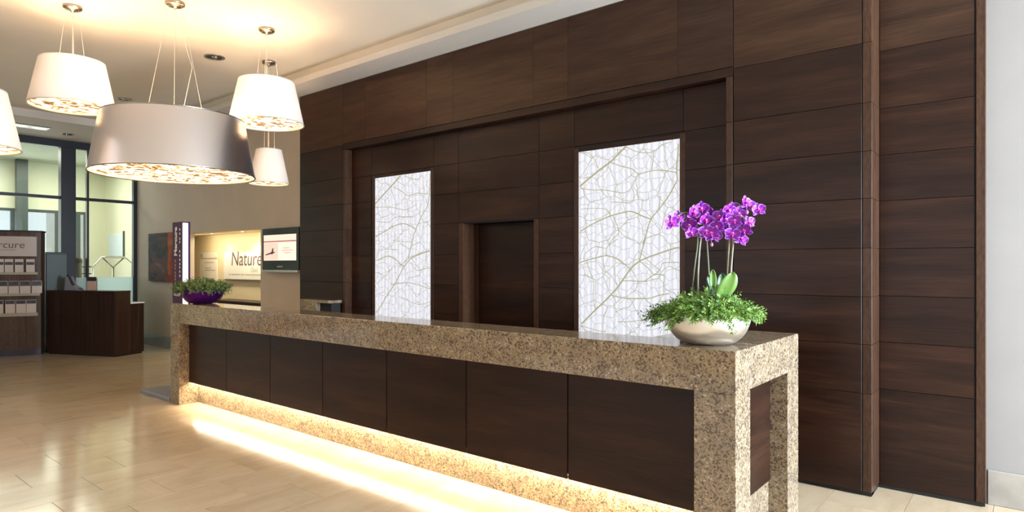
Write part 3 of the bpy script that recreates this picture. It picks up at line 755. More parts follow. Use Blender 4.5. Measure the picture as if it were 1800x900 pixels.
pendant('small steep white pendant lamp, lowest and farthest, below the right white shade', -7.16, 4.10, 2.54, 2.95, 0.232, 0.148, M['shade'], 1, 18, 0.08, 6, GP)
pendant('white fabric pendant lamp cut off by the left edge of the picture', -6.45, 1.13, 2.475, 2.93, 0.365, 0.272, M['shade'], 3, 30, 0.08, 7, GP)

def downlight(x, y, z, r, label):
    t = thing('downlight', label, 'downlight', (x, y, z), group='recessed ceiling spots')
    mk('trim_ring', lathe(bmesh.new(), [(r, 0.0), (r, -0.006), (r * 0.8, -0.009), (r * 0.74, -0.002), (r * 0.74, 0.0)], seg=36), M['dkl'], t, True)
    mk('reflector', lathe(bmesh.new(), [(r * 0.74, -0.002), (r * 0.55, -0.0012), (0.0, -0.001)], seg=36), M['dklin'], t, True)
    mk('lamp', lathe(bmesh.new(), [(r * 0.3, -0.002), (r * 0.22, -0.012), (0, -0.016)], cx=0.1 * r, seg=20), M['chrome'], t, True)
downlight(-7.50, 3.60, ZC, 0.115, 'round recessed downlight in the ceiling between the silver and right white lamps')
downlight(-10.42, 3.66, ZC, 0.10, 'round recessed downlight in the ceiling just right of the left white lamp')
downlight(-13.365, 3.776, 3.90, 0.10, 'small round downlight in the lowered strip above the glass wall')
v = thing('square_downlight', 'twin square recessed spot in the lowered ceiling strip above the glass wall', 'downlight', (-13.1, 3.16, 3.90))
mk('trim_frame', bevel(box_bm(-13.24, -12.96, 2.9, 3.42, 3.888, 3.90), 0.003), M['dkl'], v)
for yy in (3.03, 3.29): mk('spot', lathe(bmesh.new(), [(0.1, -0.012), (0.07, -0.02), (0.04, -0.016), (0, -0.03)], cx=0, cy=yy - 3.16, seg=24), M['chrome'], v, True)

# ================================================================ ORCHID BOWL
def smooth_path(P, n=6):
    P = [Vector(p) for p in P]; Q = []
    for i in range(len(P) - 1):
        p0, p1, p2, p3 = P[max(i - 1, 0)], P[i], P[i + 1], P[min(i + 2, len(P) - 1)]
        for k in range(n):
            u = k / n; Q.append(0.5 * ((2 * p1) + (p2 - p0) * u + (2 * p0 - 5 * p1 + 4 * p2 - p3) * u * u + (3 * p1 - p0 - 3 * p2 + p3) * u ** 3))
    Q.append(P[-1]); return Q
def bowl_prof(R, h, foot):
    out = []
    for k in range(15):
        u = k / 14; a = u * PI / 2 * 0.93
        out.append((foot + (R - foot) * math.sin(a) / math.sin(PI / 2 * 0.93), 0.004 + (h - 0.004) * (1 - math.cos(a)) / (1 - math.cos(PI / 2 * 0.93))))
    pro = [(0, 0.0), (foot * 0.95, 0.0)] + out
    inn = [(max(r - 0.008, 0), z + 0.006) for r, z in out[::-1]]
    return pro + [(R - 0.004, h + 0.003)] + inn + [(0, 0.012)]
def fern(bm, base, direc, length, n, lw, rng, lay, tone):
    d = Vector(direc).normalized(); p = Vector(base)
    side = d.orthogonal().normalized()
    for i in range(n):
        u = i / n
        d = (d + Vector((0, 0, -0.05 - 0.06 * u)) + Vector((rng.uniform(-.1, .1), rng.uniform(-.1, .1), rng.uniform(-.1, .1)))).normalized()
        p2 = p + d * length / n
        ang = rng.random() * 2 * PI
        for k in range(2):
            a = ang + k * PI
            sd = (side - d * side.dot(d)).normalized(); ot = d.cross(sd)
            o = (sd * math.cos(a) + ot * math.sin(a)) * 0.85 + d * 0.75
            o.normalize(); l = lw * rng.uniform(0.75, 1.3); wv = d.cross(o).normalized() * l * 0.2
            up = o.cross(wv).normalized() * l * 0.08
            v = [bm.verts.new(q) for q in (p, p + o * l * 0.5 + wv - up, p + o * l, p + o * l * 0.5 - wv - up)]
            tn = min(1, max(0, tone + rng.uniform(-0.22, 0.22) + 0.25 * u))
            for q in v: q[lay] = tn
            bm.faces.new(v)
        p = p2
def foliage_bm(R, z0, hgt, nspr, rng, length, lw, trail=0, trail_dir=0.0, upright=0.0, rim=0):
    bm = bmesh.new(); lay = bm.verts.layers.float.new('tone')
    for _ in range(nspr):
        a = rng.random() * 2 * PI; r = R * math.sqrt(rng.random()) * 0.95
        b0 = (r * math.cos(a), r * math.sin(a), z0 + hgt * (1 - (r / R) ** 2) * rng.uniform(0.1, 0.95))
        out = r / R
        dr = (math.cos(a) * out * 1.25 + rng.uniform(-.35, .35), math.sin(a) * out * 1.25 + rng.uniform(-.35, .35), 0.75 - out * 0.45 + upright * 0.6 + rng.uniform(-.2, .3))
        fern(bm, b0, dr, length * rng.uniform(0.6, 1.15), 8, lw, rng, lay, 0.25 + 0.45 * rng.random())
    for _ in range(rim):
        a = rng.random() * 2 * PI; r = R * rng.uniform(0.86, 1.0)
        fern(bm, (r * math.cos(a), r * math.sin(a), z0 + rng.uniform(0.0, 0.05)), (math.cos(a) * 0.7 + rng.uniform(-.3, .3), math.sin(a) * 0.7 + rng.uniform(-.3, .3), rng.uniform(-0.6, 0.3)), length * rng.uniform(0.5, 0.95), 8, lw, rng, lay, rng.uniform(0.2, 0.8))
    for _ in range(trail):
        a = trail_dir + rng.uniform(-0.7, 0.7); r = R * rng.uniform(0.75, 1.0)
        fern(bm, (r * math.cos(a), r * math.sin(a), z0 + rng.uniform(-0.005, 0.04)), (math.cos(a), math.sin(a), rng.uniform(-0.25, 0.45)), length * rng.uniform(1.0, 1.7), 10, lw, rng, lay, rng.uniform(0.0, 0.35))
    return bm
OC = Vector((-1.372, 3.362, H))
orc = thing('orchid_bowl', 'brushed steel bowl of green fern and purple orchids on the desk corner', 'potted plant', tuple(OC))
RB, HB = 0.226, 0.163
mk('bowl', lathe(bmesh.new(), bowl_prof(RB, HB, 0.105), seg=96), M['steel'], orc, True)
mk('soil', lathe(bmesh.new(), [(0, HB - 0.01), (RB - 0.03, HB - 0.02), (0.1, 0.05), (0, 0.05)], seg=40), M['soil'], orc, True)
rng = random.Random(11)
mk('fern_foliage', foliage_bm(0.225, HB - 0.012, 0.085, 620, rng, 0.10, 0.021, trail=60, trail_dir=math.radians(YAW + 180), rim=110), M['foliage'], orc, True, kind='stuff')
# camera-aligned helper axes only used to lay the stems out where they grow: right (along the picture) and depth
RT = Vector((_c, _s, 0)); DP = Vector((-_s, _c, 0))
D0 = OC.y * _c - OC.x * _s
def op(px, py, dd=0.0):
    d = D0 + dd; r = (px - 900) / F_PX * d
    w = RT * r + DP * d + Vector((0, 0, CAM_H - (py - HY) / F_PX * d)); return w - OC
STEMS = [
 ([(1216, 540, .02), (1217, 512, .02), (1221, 470, .0), (1226, 430, .0), (1226, 400, .0), (1219, 380, .0), (1205, 374, -.02), (1190, 380, -.03), (1179, 390, -.03)], 0.0035, 'stem'),
 ([(1228, 540, .0), (1227, 500, .0), (1228, 465, .0), (1231, 428, .0), (1236, 400, .01), (1240, 380, .02)], 0.0045, 'stake'),
 ([(1250, 540, .03), (1246, 475, .03), (1243, 430, .03), (1241, 395, .03), (1246, 378, .02), (1258, 378, .0), (1264, 395, -.02)], 0.004, 'stem'),
 ([(1276, 540, -.01), (1279, 478, -.01), (1282, 425, -.01), (1284, 390, -.01), (1290, 370, .0), (1302, 362, .0), (1318, 362, .0), (1332, 366, .0)], 0.004, 'stake'),
 ([(1283, 540, -.02), (1285, 478, -.02), (1289, 425, -.02), (1291, 395, -.02), (1298, 378, -.03), (1310, 388, -.03), (1308, 415, -.03)], 0.0045, 'stake'),
]
for pts, r, mt in STEMS:
    mk('flower_stem', tube(bmesh.new(), smooth_path([op(*p) for p in pts]), r, 7), M[mt], orc, True)
# one orchid flower: two broad petals, three sepals, lip
def petal_bm(l, w, cup, tip):
    bm = bmesh.new(); lay = bm.verts.layers.float.new('edge'); nu, nv = 7, 6; g = []
    for i in range(nu + 1):
        u = i / nu; row = []
        ww = w * (math.sin(PI * min(1, 0.10 + 0.90 * u) ** tip)) ** 0.6 if u < 1 else 0.002
        if u == 1: ww = w * 0.12
        for j in range(nv + 1):
            v = j / nv * 2 - 1
            q = bm.verts.new((v * ww, l * u, cup * (u * u) - 0.25 * cup * (1 - v * v) + 0.003 * math.sin(5 * v + 3 * u)))
            q[lay] = max(abs(v) ** 1.6 * min(1, 2.2 * u), u ** 3)
            row.append(q)
        g.append(row)
    for i in range(nu):
        for j in range(nv):
            f = bm.faces.new((g[i][j], g[i][j + 1], g[i + 1][j + 1], g[i + 1][j])); f.smooth = True
    return bm
def me_of(name, bm, mat):
    me = bpy.data.meshes.new(name); bm.to_mesh(me); bm.free(); me.materials.append(mat); return me
PETAL = me_of('petal', petal_bm(0.043, 0.026, 0.008, 1.0), M['petal'])
SEPAL = me_of('sepal', petal_bm(0.043, 0.0155, 0.006, 0.9), M['petal'])
bm = bmesh.new(); tube(bm, [(0, 0.004, 0.004), (0, -0.004, 0.016), (0, -0.014, 0.020), (0, -0.020, 0.014)], 0.0075, 8, r2=0.003)
for sx in (-1, 1): tube(bm, [(0, 0, 0.008), (sx * 0.008, -0.004, 0.018), (sx * 0.010, 0.002, 0.024)], 0.0045, 6, r2=0.002)
LIP = me_of('lip', bm, M['lip'])
bm = bmesh.new(); bmesh.ops.create_uvsphere(bm, u_segments=10, v_segments=6, radius=0.0058); bm.transform(Matrix.Translation((0, 0.003, 0.010)))
COLM = me_of('column', bm, M['column'])
# flower core: small round calyx that everything sits on
bm = bmesh.new(); bmesh.ops.create_uvsphere(bm, u_segments=10, v_segments=6, radius=0.006); tube(bm, [(0, 0, 0), (0, 0.006, -0.012), (0, 0.016, -0.02)], 0.002, 5)
CORE = me_of('orchid_flower', bm, M['petal'])
FLOWERS = [(1180, 392, -.02), (1192, 382, 0), (1217.5, 375, 0), (1233, 367, .02), (1245, 374, .03), (1239, 387, -.01), (1215, 409, .0), (1213, 396, .03), (1242, 408, -.02), (1251, 411, -.03), (1258, 414, .0), (1261, 398, -.03),
           (1266, 381, -.02), (1256, 385, .03), (1280, 370, 0), (1289, 366, .03), (1299, 376, .0), (1292, 389, -.05), (1310, 357, .0), (1333, 369, .0), (1316, 392, -.04), (1309, 405, -.05), (1288, 412, -.04),
           (1283, 403, .0), (1302, 421, -.03), (1275, 396, .03), (1301, 394, .0), (1227, 385, .03), (1274, 385, -.03), (1316, 362, .03)]
rng = random.Random(5)
for px, py, dd in FLOWERS:
    p = op(px, py, dd - 0.02)
    fl = bpy.data.objects.new('orchid_flower', CORE); COL.objects.link(fl); fl.parent = orc
    face = (-DP + RT * rng.uniform(-0.95, 0.8) + Vector((0, 0, rng.uniform(-0.45, 0.25)))).normalized()
    up = Vector((0, 0, 1)); xa = up.cross(face).normalized(); ya = face.cross(xa)
    R3 = Matrix((xa, ya, face)).transposed().to_4x4()
    sc = rng.uniform(0.88, 1.08)
    mw = Matrix.Translation(p) @ R3 @ Matrix.Rotation(rng.uniform(-0.35, 0.35), 4, 'Z') @ Matrix.Scale(sc, 4)
    fl.matrix_basis = mw
    for me, ang, tilt in ((SEPAL, 0, -0.10), (SEPAL, 2.2, -0.10), (SEPAL, -2.2, -0.10), (PETAL, 1.22, 0.12), (PETAL, -1.22, 0.12)):
        o = bpy.data.objects.new(me.name.split('.')[0], me); COL.objects.link(o); o.parent = fl
        o.matrix_basis = Matrix.Rotation(ang, 4, 'Z') @ Matrix.Translation((0, 0.002, 0.003 if me is PETAL else 0)) @ Matrix.Rotation(tilt, 4, 'X')
    for me in (LIP, COLM):
        o = bpy.data.objects.new(me.name.split('.')[0], me); COL.objects.link(o); o.parent = fl
def bud(px, py, dd, r):
    bm = bmesh.new(); bmesh.ops.create_uvsphere(bm, u_segments=12, v_segments=8, radius=r)
    bm.transform(Matrix.Translation(op(px, py, dd)) @ Matrix.Scale(1.35, 4, (0, 0, 1)))
    for f in bm.faces: f.smooth = True
    tube(bm, [op(px, py, dd) + Vector((0, 0, r)), op(px - 1, py - 8, dd)], 0.0015, 5)
    mk('orchid_bud', bm, M['bud'], orc, True)
bud(1251, 430, -.02, 0.0085); bud(1313, 373, -.02, 0.009)
# broad strap leaves
def strap(name, base, tip, w, bend, mat):
    bm = bmesh.new(); b0, t0 = Vector(base), Vector(tip); ax = (t0 - b0); side = RT * w; n = 9; prev = None
    for i in range(n + 1):
        u = i / n; c_ = b0 + ax * u + DP * bend * math.sin(PI * u * 0.6); ww = math.sin(PI * (0.16 + 0.84 * u) * 0.97) ** 0.7 if u < 1 else 0.08
        row = [bm.verts.new(c_ + side * ww * k + DP * (-0.012 * abs(k)) + Vector((0, 0, 0))) for k in (-1, -0.5, 0, 0.5, 1)]
        if prev:
            for k in range(4):
                f = bm.faces.new((prev[k], prev[k + 1], row[k + 1], row[k])); f.smooth = True
        prev = row
    o = mk(name, bm, mat, orc, True)
    sd = o.modifiers.new('thick', 'SOLIDIFY'); sd.thickness = 0.002
strap('strap_leaf', op(1266, 526, -.06), op(1284, 478, -.08), 0.050, -0.03, M['oleaf'])
strap('strap_leaf', op(1263, 525, .0), op(1247, 484, .0), 0.036, 0.02, M['oleafd'])
strap('strap_leaf', op(1268, 525, .03), op(1272, 480, .03), 0.036, 0.03, M['oleafd'])
strap('strap_leaf', op(1252, 505, .0), op(1252, 474, -.02), 0.02, 0.0, M['oleaf'])

# purple bowl at the far end of the desk
pc = thing('purple_bowl_plant', 'glossy purple bowl of clipped green plants on the far end of the granite desk', 'potted plant', (-7.17, 3.31, H))
mk('bowl', lathe(bmesh.new(), bowl_prof(0.228, 0.165, 0.10), seg=72), M['purplebowl'], pc, True)
mk('soil', lathe(bmesh.new(), [(0, 0.16), (0.2, 0.15), (0.1, 0.06), (0, 0.06)], seg=36), M['soil'], pc, True)
mk('foliage', foliage_bm(0.235, 0.15, 0.06, 700, random.Random(8), 0.105, 0.022, upright=1.2, rim=70), M['foliage2'], pc, True, kind='stuff')

# ================================================================ TOTEM, SIGNS, TV, PAINTING
TX0, TX1, TYF = -8.043, -7.766, 3.35
tt = thing('sign_totem', 'tall purple sign totem with white vertical lettering and a lit white edge', 'sign', (-7.9, 3.4, 0))
mk('base_plate', bevel(box_bm(-8.43, -7.60, 3.13, 3.47, 0, 0.045), 0.006), M['baseplate'], tt)
mk('purple_panel', bevel(box_bm(TX0, TX1, TYF, TYF + 0.05, 0.045, 2.07), 0.003), M['totempurple'], tt)
mk('lit_edge', bevel(box_bm(TX1, TX1 + 0.006, TYF - 0.001, TYF + 0.062, 0.2, 2.055), 0.002), M['whiteglow'], tt)
mk('back_panel', bevel(box_bm(TX0, TX1 + 0.012, TYF + 0.063, TYF + 0.085, 0.045, 2.07), 0.003), M['totempurple'], tt)
def vtext(s, size, x, z, mat, name, parent, y, depth=0.0008):
    bm = text_bm(s, size, depth, bold=0.004); bm.transform(Matrix.Translation((x, y, z)) @ UPX @ Matrix.Rotation(PI / 2, 4, 'Z')); return mk(name, bm, mat, parent)
def htext(s, size, x, z, mat, name, parent, y, depth=0.0008, shear=0.0, align='LEFT'):
    bm = text_bm(s, size, depth, shear, align); bm.transform(Matrix.Translation((x, y, z)) @ UPX); return mk(name, bm, mat, parent)
vtext('Mercure', 0.100, TX0 + 0.125, 1.665, M['white'], 'lettering', tt, TYF - 0.001)
# rows of small illegible white and ochre marks
bm = bmesh.new()
for z in (2.0, 1.95, 1.89, 1.85, 1.74, 1.69, 1.64, 1.59, 1.55, 1.50, 1.45):
    bx(bm, TX0 + 0.195, TX0 + 0.215, TYF - 0.002, TYF, z - 0.035, z - 0.008)
mk('small_white_marks', bm, M['white'], tt, kind='stuff')
bm = bmesh.new()
for z in (1.62, 1.57, 1.53, 1.48, 1.44, 1.40, 1.35): bx(bm, TX0 + 0.07, TX0 + 0.095, TYF - 0.002, TYF, z - 0.03, z)
mk('small_ochre_marks', bm, M['orange'], tt, kind='stuff')
htext('Accor', 0.075, TX0 + 0.04, 1.185, M['white'], 'lettering', tt, TYF - 0.001)

# niche: lit sign, notice, low console
sg = thing('wall_sign', 'white board reading Nature on the yellow niche wall', 'sign', (-10.8, NY, 1.3))
mk('board', bevel(box_bm(-11.60, -10.10, NY - 0.06, NY - 0.035, 1.30, 1.795), 0.003), M['board'], sg)
mk('board_backing', box_bm(-11.62, -10.12, NY - 0.034, NY, 1.27, 1.77), M['ledge'], sg)
htext('Nature', 0.37, -11.33, 1.55, M['ink'], 'lettering', sg, NY - 0.061, shear=0.12)
htext('(Spa)', 0.12, -10.62, 1.44, M['inkpale'], 'lettering', sg, NY - 0.061)
bm = bmesh.new(); xx = -11.40; rng = random.Random(2)
while xx < -10.3:
    w = rng.uniform(0.02, 0.035); bx(bm, xx, xx + w, NY - 0.061, NY - 0.06, 1.375, 1.40); xx += w + (0.006 if rng.random() > 0.12 else 0.03)
mk('small_text_line', bm, M['inkpale'], sg, kind='stuff')
for sx in (-11.57, -10.13): mk('screw', tube(bmesh.new(), [(sx, NY - 0.066, 1.765), (sx, NY - 0.06, 1.765)], 0.01, 8), M['nickel'], sg)
nb = thing('notice_board', 'small cream direction board on the niche wall above the purple bowl', 'sign', (-12.3, NY, 1.3))
NBX0, NBX1 = -12.70, -11.97
nb.matrix_basis = Matrix.Translation((-12.0, NY, 1.25))
mk('upper_plate', bevel(box_bm(-11.775 - 0.87 + 0.0, -11.95, NY - 0.02, NY, 1.69, 1.80), 0.002), M['board'], nb)
mk('lower_plate', bevel(box_bm(-12.645, -11.95, NY - 0.02, NY, 1.22, 1.672), 0.002), M['board'], nb)
bm = bmesh.new(); lathe(bm, [(0.045, 0), (0.03, 0.001), (0, 0.001)], seg=16); bm.transform(Matrix.Translation((-12.57, NY - 0.021, 1.745)) @ UPX); mk('pictogram', bm, M['inkpale'], nb)
bm = bmesh.new()
for z, a, b_ in ((1.60, -12.42, -12.05), (1.49, -12.42, -12.18), (1.45, -12.42, -12.02)): bx(bm, a, b_, NY - 0.022, NY - 0.0195, z, z + 0.018)
mk('small_text_line', bm, M['inkpale'], nb, kind='stuff')
cs = thing('console', 'low dark console standing inside the lit yellow niche', 'console', (-10.0, 5.5, 0))
mk('console_top', bevel(box_bm(-11.5, -9.30, 5.42, 5.79, 0.90, 0.94), 0.004), M['deskwood'], cs)
mk('console_front', bevel(box_bm(-11.45, -9.35, 5.46, 5.49, 0.05, 0.899), 0.003), M['deskwood'], cs)
for xx in (-11.47, -9.36): mk('console_side', bevel(box_bm(xx, xx + 0.04, 5.46, 5.79, 0.0, 0.899), 0.003), M['deskwood'], cs)
# niche downlights (wash the wall above the sign)
for i, xx in enumerate((-10.4, -11.5)):
    l = bpy.data.lights.new('niche_spot', 'SPOT'); l.energy = 24 if i == 0 else 10; l.color = (1.0, 0.86, 0.56); l.spot_size = math.radians(115); l.spot_blend = 0.6; l.shadow_soft_size = 0.04
    o = bpy.data.objects.new('niche_spot', l); COL.objects.link(o); o.location = (xx, 5.50, 2.10); o.rotation_euler = (math.radians(14), 0, 0)
    q = thing('niche_downlight', 'tiny recessed downlight over the %s of the yellow niche' % ('sign side' if i == 0 else 'direction board side'), 'downlight', (xx, 5.50, NZ), group='niche downlights')
    mk('trim_ring', lathe(bmesh.new(), [(0.05, 0.0), (0.05, -0.006), (0.036, -0.008), (0.036, -0.001)], seg=24), M['chrome'], q, True)

area_light('niche_fill_light', (-10.9, 5.40, 2.115), (math.radians(22), 0, 0), 2.6, 0.12, 22, (1.0, 0.88, 0.62))  # added fill lamp with no fixture, brightens the niche wall
tv = thing('television', 'black flat television on the beige pillar showing a cream slide', 'television', (-8.57, 5.07, 1.46))
TA, TB = -9.055, -8.085
yf = 5.075
mk('casing', bevel(box_bm(TA, TB, yf, yf + 0.06, 1.485, 2.103), 0.006), M['tvblack'], tv)
mk('wall_mount', box_bm(TA + 0.3, TB - 0.3, yf + 0.06, YW, 1.65, 1.95), M['dkgrey'], tv)
mk('silver_strip', bevel(box_bm(TA + 0.015, TB - 0.02, yf - 0.006, yf + 0.05, 1.452, 1.486), 0.004), M['tvsilver'], tv)
bm = bmesh.new()
for k in range(7): bx(bm, TA + 0.42 + k * 0.022, TA + 0.434 + k * 0.022, yf - 0.001, yf + 0.001, 1.525, 1.545)
mk('control_marks', bm, M['tvsilver'], tv, kind='stuff')
sa, sb, sz0, sz1 = -9.005, -8.13, 1.625, 2.005
scr = mk('screen', box_bm(sa, sb, yf - 0.002, yf, sz0, sz1), M['scr_a'], tv)
mk('slide_header', box_bm(sa, sb, yf - 0.003, yf - 0.0015, 1.915, sz1), M['scr_b'], scr)
mk('slide_red_line', box_bm(sa, sb, yf - 0.0035, yf - 0.0015, 1.898, 1.915), M['scr_red'], scr)
mk('slide_picture', box_bm(sa + 0.01, sa + 0.40, yf - 0.003, yf - 0.0015, sz0 + 0.008, 1.89), M['scr_c'], scr)
bm = bmesh.new()
P = [(0.02, .09), (0.08, .10), (.15, .115), (.20, .125), (.215, .16), (.235, .185), (.255, .18), (.25, .15), (.245, .13), (.29, .125), (.30, .115), (.24, .105), (.22, .085), (.19, .10), (.1, .085), (.03, .078)]
fv = [bm.verts.new((sa + 0.02 + x, yf - 0.0035, sz0 + z)) for x, z in P]; bm.faces.new(fv)
r_ = bmesh.ops.extrude_face_region(bm, geom=list(bm.faces)); bmesh.ops.translate(bm, verts=[q for q in r_['geom'] if isinstance(q, bmesh.types.BMVert)], vec=(0, 0.001, 0))
mk('slide_silhouette', bm, M['scr_dark'], scr)
bm = bmesh.new()
for z, a, b_ in ((1.80, 0.53, 0.72), (1.765, 0.50, 0.80), (1.73, 0.56, 0.74)): bx(bm, sa + a, sa + b_, yf - 0.0035, yf - 0.0015, z, z + 0.014)
mk('slide_text_lines', bm, M['scr_text'], scr, kind='stuff')

pt = thing('painting', 'unframed abstract canvas in slate and rust, left of the purple totem', 'painting', (-13.40, YW, 1.24))
mk('canvas', bevel(box_bm(-13.40, -12.30, YW - 0.04, YW - 0.001, 1.25, 2.17), 0.004), M['painting'], pt)
mk('stretcher_edge', box_bm(-13.29, -12.31, YW - 0.036, YW - 0.001, 1.235, 1.2495), M['canvasedge'], pt)

# ================================================================ BROCHURE STAND
t_v = Vector((0.498, 0.867, 0)); ang_s = math.atan2(t_v.y, t_v.x)
RS = Vector((-13.383, 3.384, 0))
bs = thing('brochure_stand', 'tall curved brown brochure stand with lettered header at the left edge', 'display stand', tuple(RS), ang_s)
# local frame: x runs along the stand to its right end at 0, y points to the back (away from the camera side)
BW, BUL = 1.0, 0.09
def arc_y(x): u = (x + BW / 2) / (BW / 2); return -BUL * (1 - u * u)
def curved(name, z0, z1, xa, xb, off, th, mat, n=14, parent=bs):
    bm = bmesh.new(); fr = []
    for i in range(n + 1):
        x = xa + (xb - xa) * i / n; y = arc_y(x) - off
        fr.append([bm.verts.new((x, y, z0)), bm.verts.new((x, y, z1)), bm.verts.new((x, y + th, z1)), bm.verts.new((x, y + th, z0))])
    for a, b_ in zip(fr, fr[1:]):
        for k in range(4): bm.faces.new((a[k], b_[k], b_[(k + 1) % 4], a[(k + 1) % 4]))
    bm.faces.new(fr[0]); bm.faces.new(fr[-1][::-1]); bmesh.ops.recalc_face_normals(bm, faces=list(bm.faces))
    return mk(name, bm, mat, parent, True)
curved('front_board', 0.10, 2.13, -BW, 0, 0.0, 0.03, M['standwood'])
curved('top_cap', 2.13, 2.155, -BW - 0.01, 0.012, 0.02, 0.24, M['black'])
curved('plinth', 0.0, 0.10, -BW, 0, -0.012, 0.03, M['purpleplinth'])
mk('side_panel', box_bm(-0.02, 0.0, 0.03, 0.21, 0.0, 2.13), M['standwood'], bs, True)
mk('side_panel', box_bm(-BW, -BW + 0.02, 0.03, 0.21, 0.0, 2.13), M['standwood'], bs, True)
hd = curved('header_board', 1.71, 2.05, -BW + 0.05, -0.055, 0.006, 0.006, M['headboard'])
bm = text_bm('Mercure', 0.17, 0.001, 0.1)
bm.transform(UPX)
mxx = max(v.co.x for v in bm.verts)
for v in bm.verts:
    v.co.x += -0.215 - mxx; v.co.z += 1.85; v.co.y += arc_y(v.co.x) - 0.0085
mk('header_lettering', bm, M['ink'], hd, True)
bm = bmesh.new()
for k in range(9): x = -0.55 + k * 0.024; bx(bm, x, x + 0.016, arc_y(x) - 0.0085, arc_y(x) - 0.006, 1.81, 1.818)
mk('header_small_marks', bm, M['ink'], hd, True, kind='stuff')
for z0, z1, off, xa, xb in ((1.395, 1.435, 0.05, -BW + 0.03, -0.03), (1.03, 1.07, 0.055, -BW + 0.03, 0.0), (0.68, 0.735, 0.05, -BW + 0.03, -0.03)):
    curved('shelf_ledge', z0, z1, xa, xb, off, off, M['ledge'])
M_L = Matrix.Translation(RS) @ Matrix.Rotation(ang_s, 4, 'Z')
def brochure(xc, w, z0, h, split, label, group, photo2=False):
    x0, x1 = xc - w / 2, xc + w / 2
    y = max(arc_y(x0), arc_y(x1)) - 0.030
    th = math.atan2(arc_y(x1) - arc_y(x0), w)
    t = bpy.data.objects.new('brochure', None); COL.objects.link(t)
    t.matrix_basis = M_L @ Matrix.Translation((xc, min(arc_y(xc), y + 0.03) - 0.022, z0)) @ Matrix.Rotation(th, 4, 'Z') @ Matrix.Rotation(0.035, 4, 'X')
    tag(t, label, 'brochure', group)
    me = bmesh.new(); bx(me, -w / 2, w / 2, -0.006, 0.006, 0, h)
    mk('booklet', me, M['paper'], t, True)
    mk('cover_picture', box_bm(-w / 2 + 0.004, w / 2 - 0.004, -0.0075, -0.0055, h * split, h - 0.05 if photo2 else h - 0.006), M['photo'], t, True)
ORD = ['first', 'second', 'third', 'fourth', 'fifth', 'sixth', 'seventh', 'eighth']
def row(cents, w, z0, h, split, shelf, p2=False):
    for k, px in enumerate(cents):
        brochure(-(72 - px) * 0.0081, w, z0, h, split, '%s cream brochure from the right on the %s shelf of the brown stand' % (ORD[k], shelf), 'brochures on the %s shelf' % shelf, p2)
row([55.5, 37, 20, 4], 0.118, 1.436, 0.225, 0.56, 'top', True)
row([66, 47, 28, 9], 0.145, 1.071, 0.215, 0.60, 'middle')
row([57, 40, 22, 2], 0.135, 0.736, 0.225, 0.70, 'bottom')

# ================================================================ CONCIERGE DESK
A_, B_, C_ = Vector((-13.385, 3.476, 0)), Vector((-11.994, 4.077, 0)), Vector((-12.236, 4.604, 0))
u_ = (B_ - A_).normalized(); ang_d = math.atan2(u_.y, u_.x); LD = (B_ - A_).length; DD = (C_ - B_).length
cd = thing('concierge_desk', 'dark brown wooden concierge desk with a stepped side, right of the brochure stand', 'desk', tuple(B_), ang_d)
def cb(name, *a, mat='deskwood'): return mk(name, bevel(box_bm(*a), 0.003), M[mat], cd, True)
cb('plinth', -LD + 0.02, -0.02, 0.02, DD - 0.02, 0, 0.03, mat='black')
cb('front_panel', -LD, -0.0305, 0, 0.03, 0.03, 1.09)
cb('side_panel', -0.03, 0, 0, DD * 0.52, 0.03, 1.09); cb('side_panel', -0.03, 0, DD * 0.52, DD, 0.03, 0.885)
cb('side_panel', -LD, -LD + 0.03, 0.031, DD, 0.03, 0.885)
cb('raised_top', -LD - 0.005, 0.005, -0.005, DD * 0.52, 1.09, 1.117)
cb('rear_screen', -LD, -0.031, DD * 0.52 - 0.02, DD * 0.52, 0.885, 1.09)
cb('work_top', -LD, 0.004, DD * 0.52 + 0.001, DD + 0.01, 0.885, 0.905, mat='board')
MD = Matrix.Translation(B_) @ Matrix.Rotation(ang_d, 4, 'Z')
# things on the desk
lh = thing('leaflet_holder', 'small clear leaflet holder with a salmon leaflet on the concierge desk', 'leaflet holder', tuple(MD @ Vector((-0.66, 0.12, 1.117))), ang_d)
mk('acrylic_back', box_bm(-0.11, 0.11, 0.012, 0.016, 0, 0.21), M['acryl'], lh, True)
mk('acrylic_foot', box_bm(-0.11, 0.11, -0.05, 0.012, 0, 0.004), M['acryl'], lh, True)
lf = mk('leaflet', box_bm(-0.105, 0.105, 0.002, 0.011, 0.005, 0.235), M['pink'], lh, True)
mk('leaflet_picture', box_bm(-0.105, 0.105, 0.0, 0.003, 0.165, 0.235), M['photo'], lf, True)
ph = thing('desk_telephone', 'grey desk telephone leaning on a stand beside the dark window post', 'telephone', tuple(MD @ Vector((-1.10, 0.14, 1.117))), ang_d)
bm = bmesh.new(); pr_ = [(-0.13, 0.0), (0.18, 0.0), (0.16, 0.035), (0.02, 0.09), (-0.06, 0.24), (-0.10, 0.24)]
f0 = [bm.verts.new((x, -0.06, z)) for x, z in pr_]; f1 = [bm.verts.new((x, 0.06, z)) for x, z in pr_]
bm.faces.new(f0); bm.faces.new(f1[::-1])
for k in range(len(pr_)): bm.faces.new((f0[k], f1[k], f1[(k + 1) % 6], f0[(k + 1) % 6]))
bmesh.ops.recalc_face_normals(bm, faces=list(bm.faces)); mk('body', bevel(bm, 0.006, 2), M['grey'], ph, True)
bm = bmesh.new(); tube(bm, smooth_path([(-0.09, -0.03, 0.25), (-0.06, -0.03, 0.255), (0.0, -0.03, 0.15), (0.05, -0.03, 0.10)]), 0.02, 8); mk('handset', bm, M['dkgrey'], ph, True)
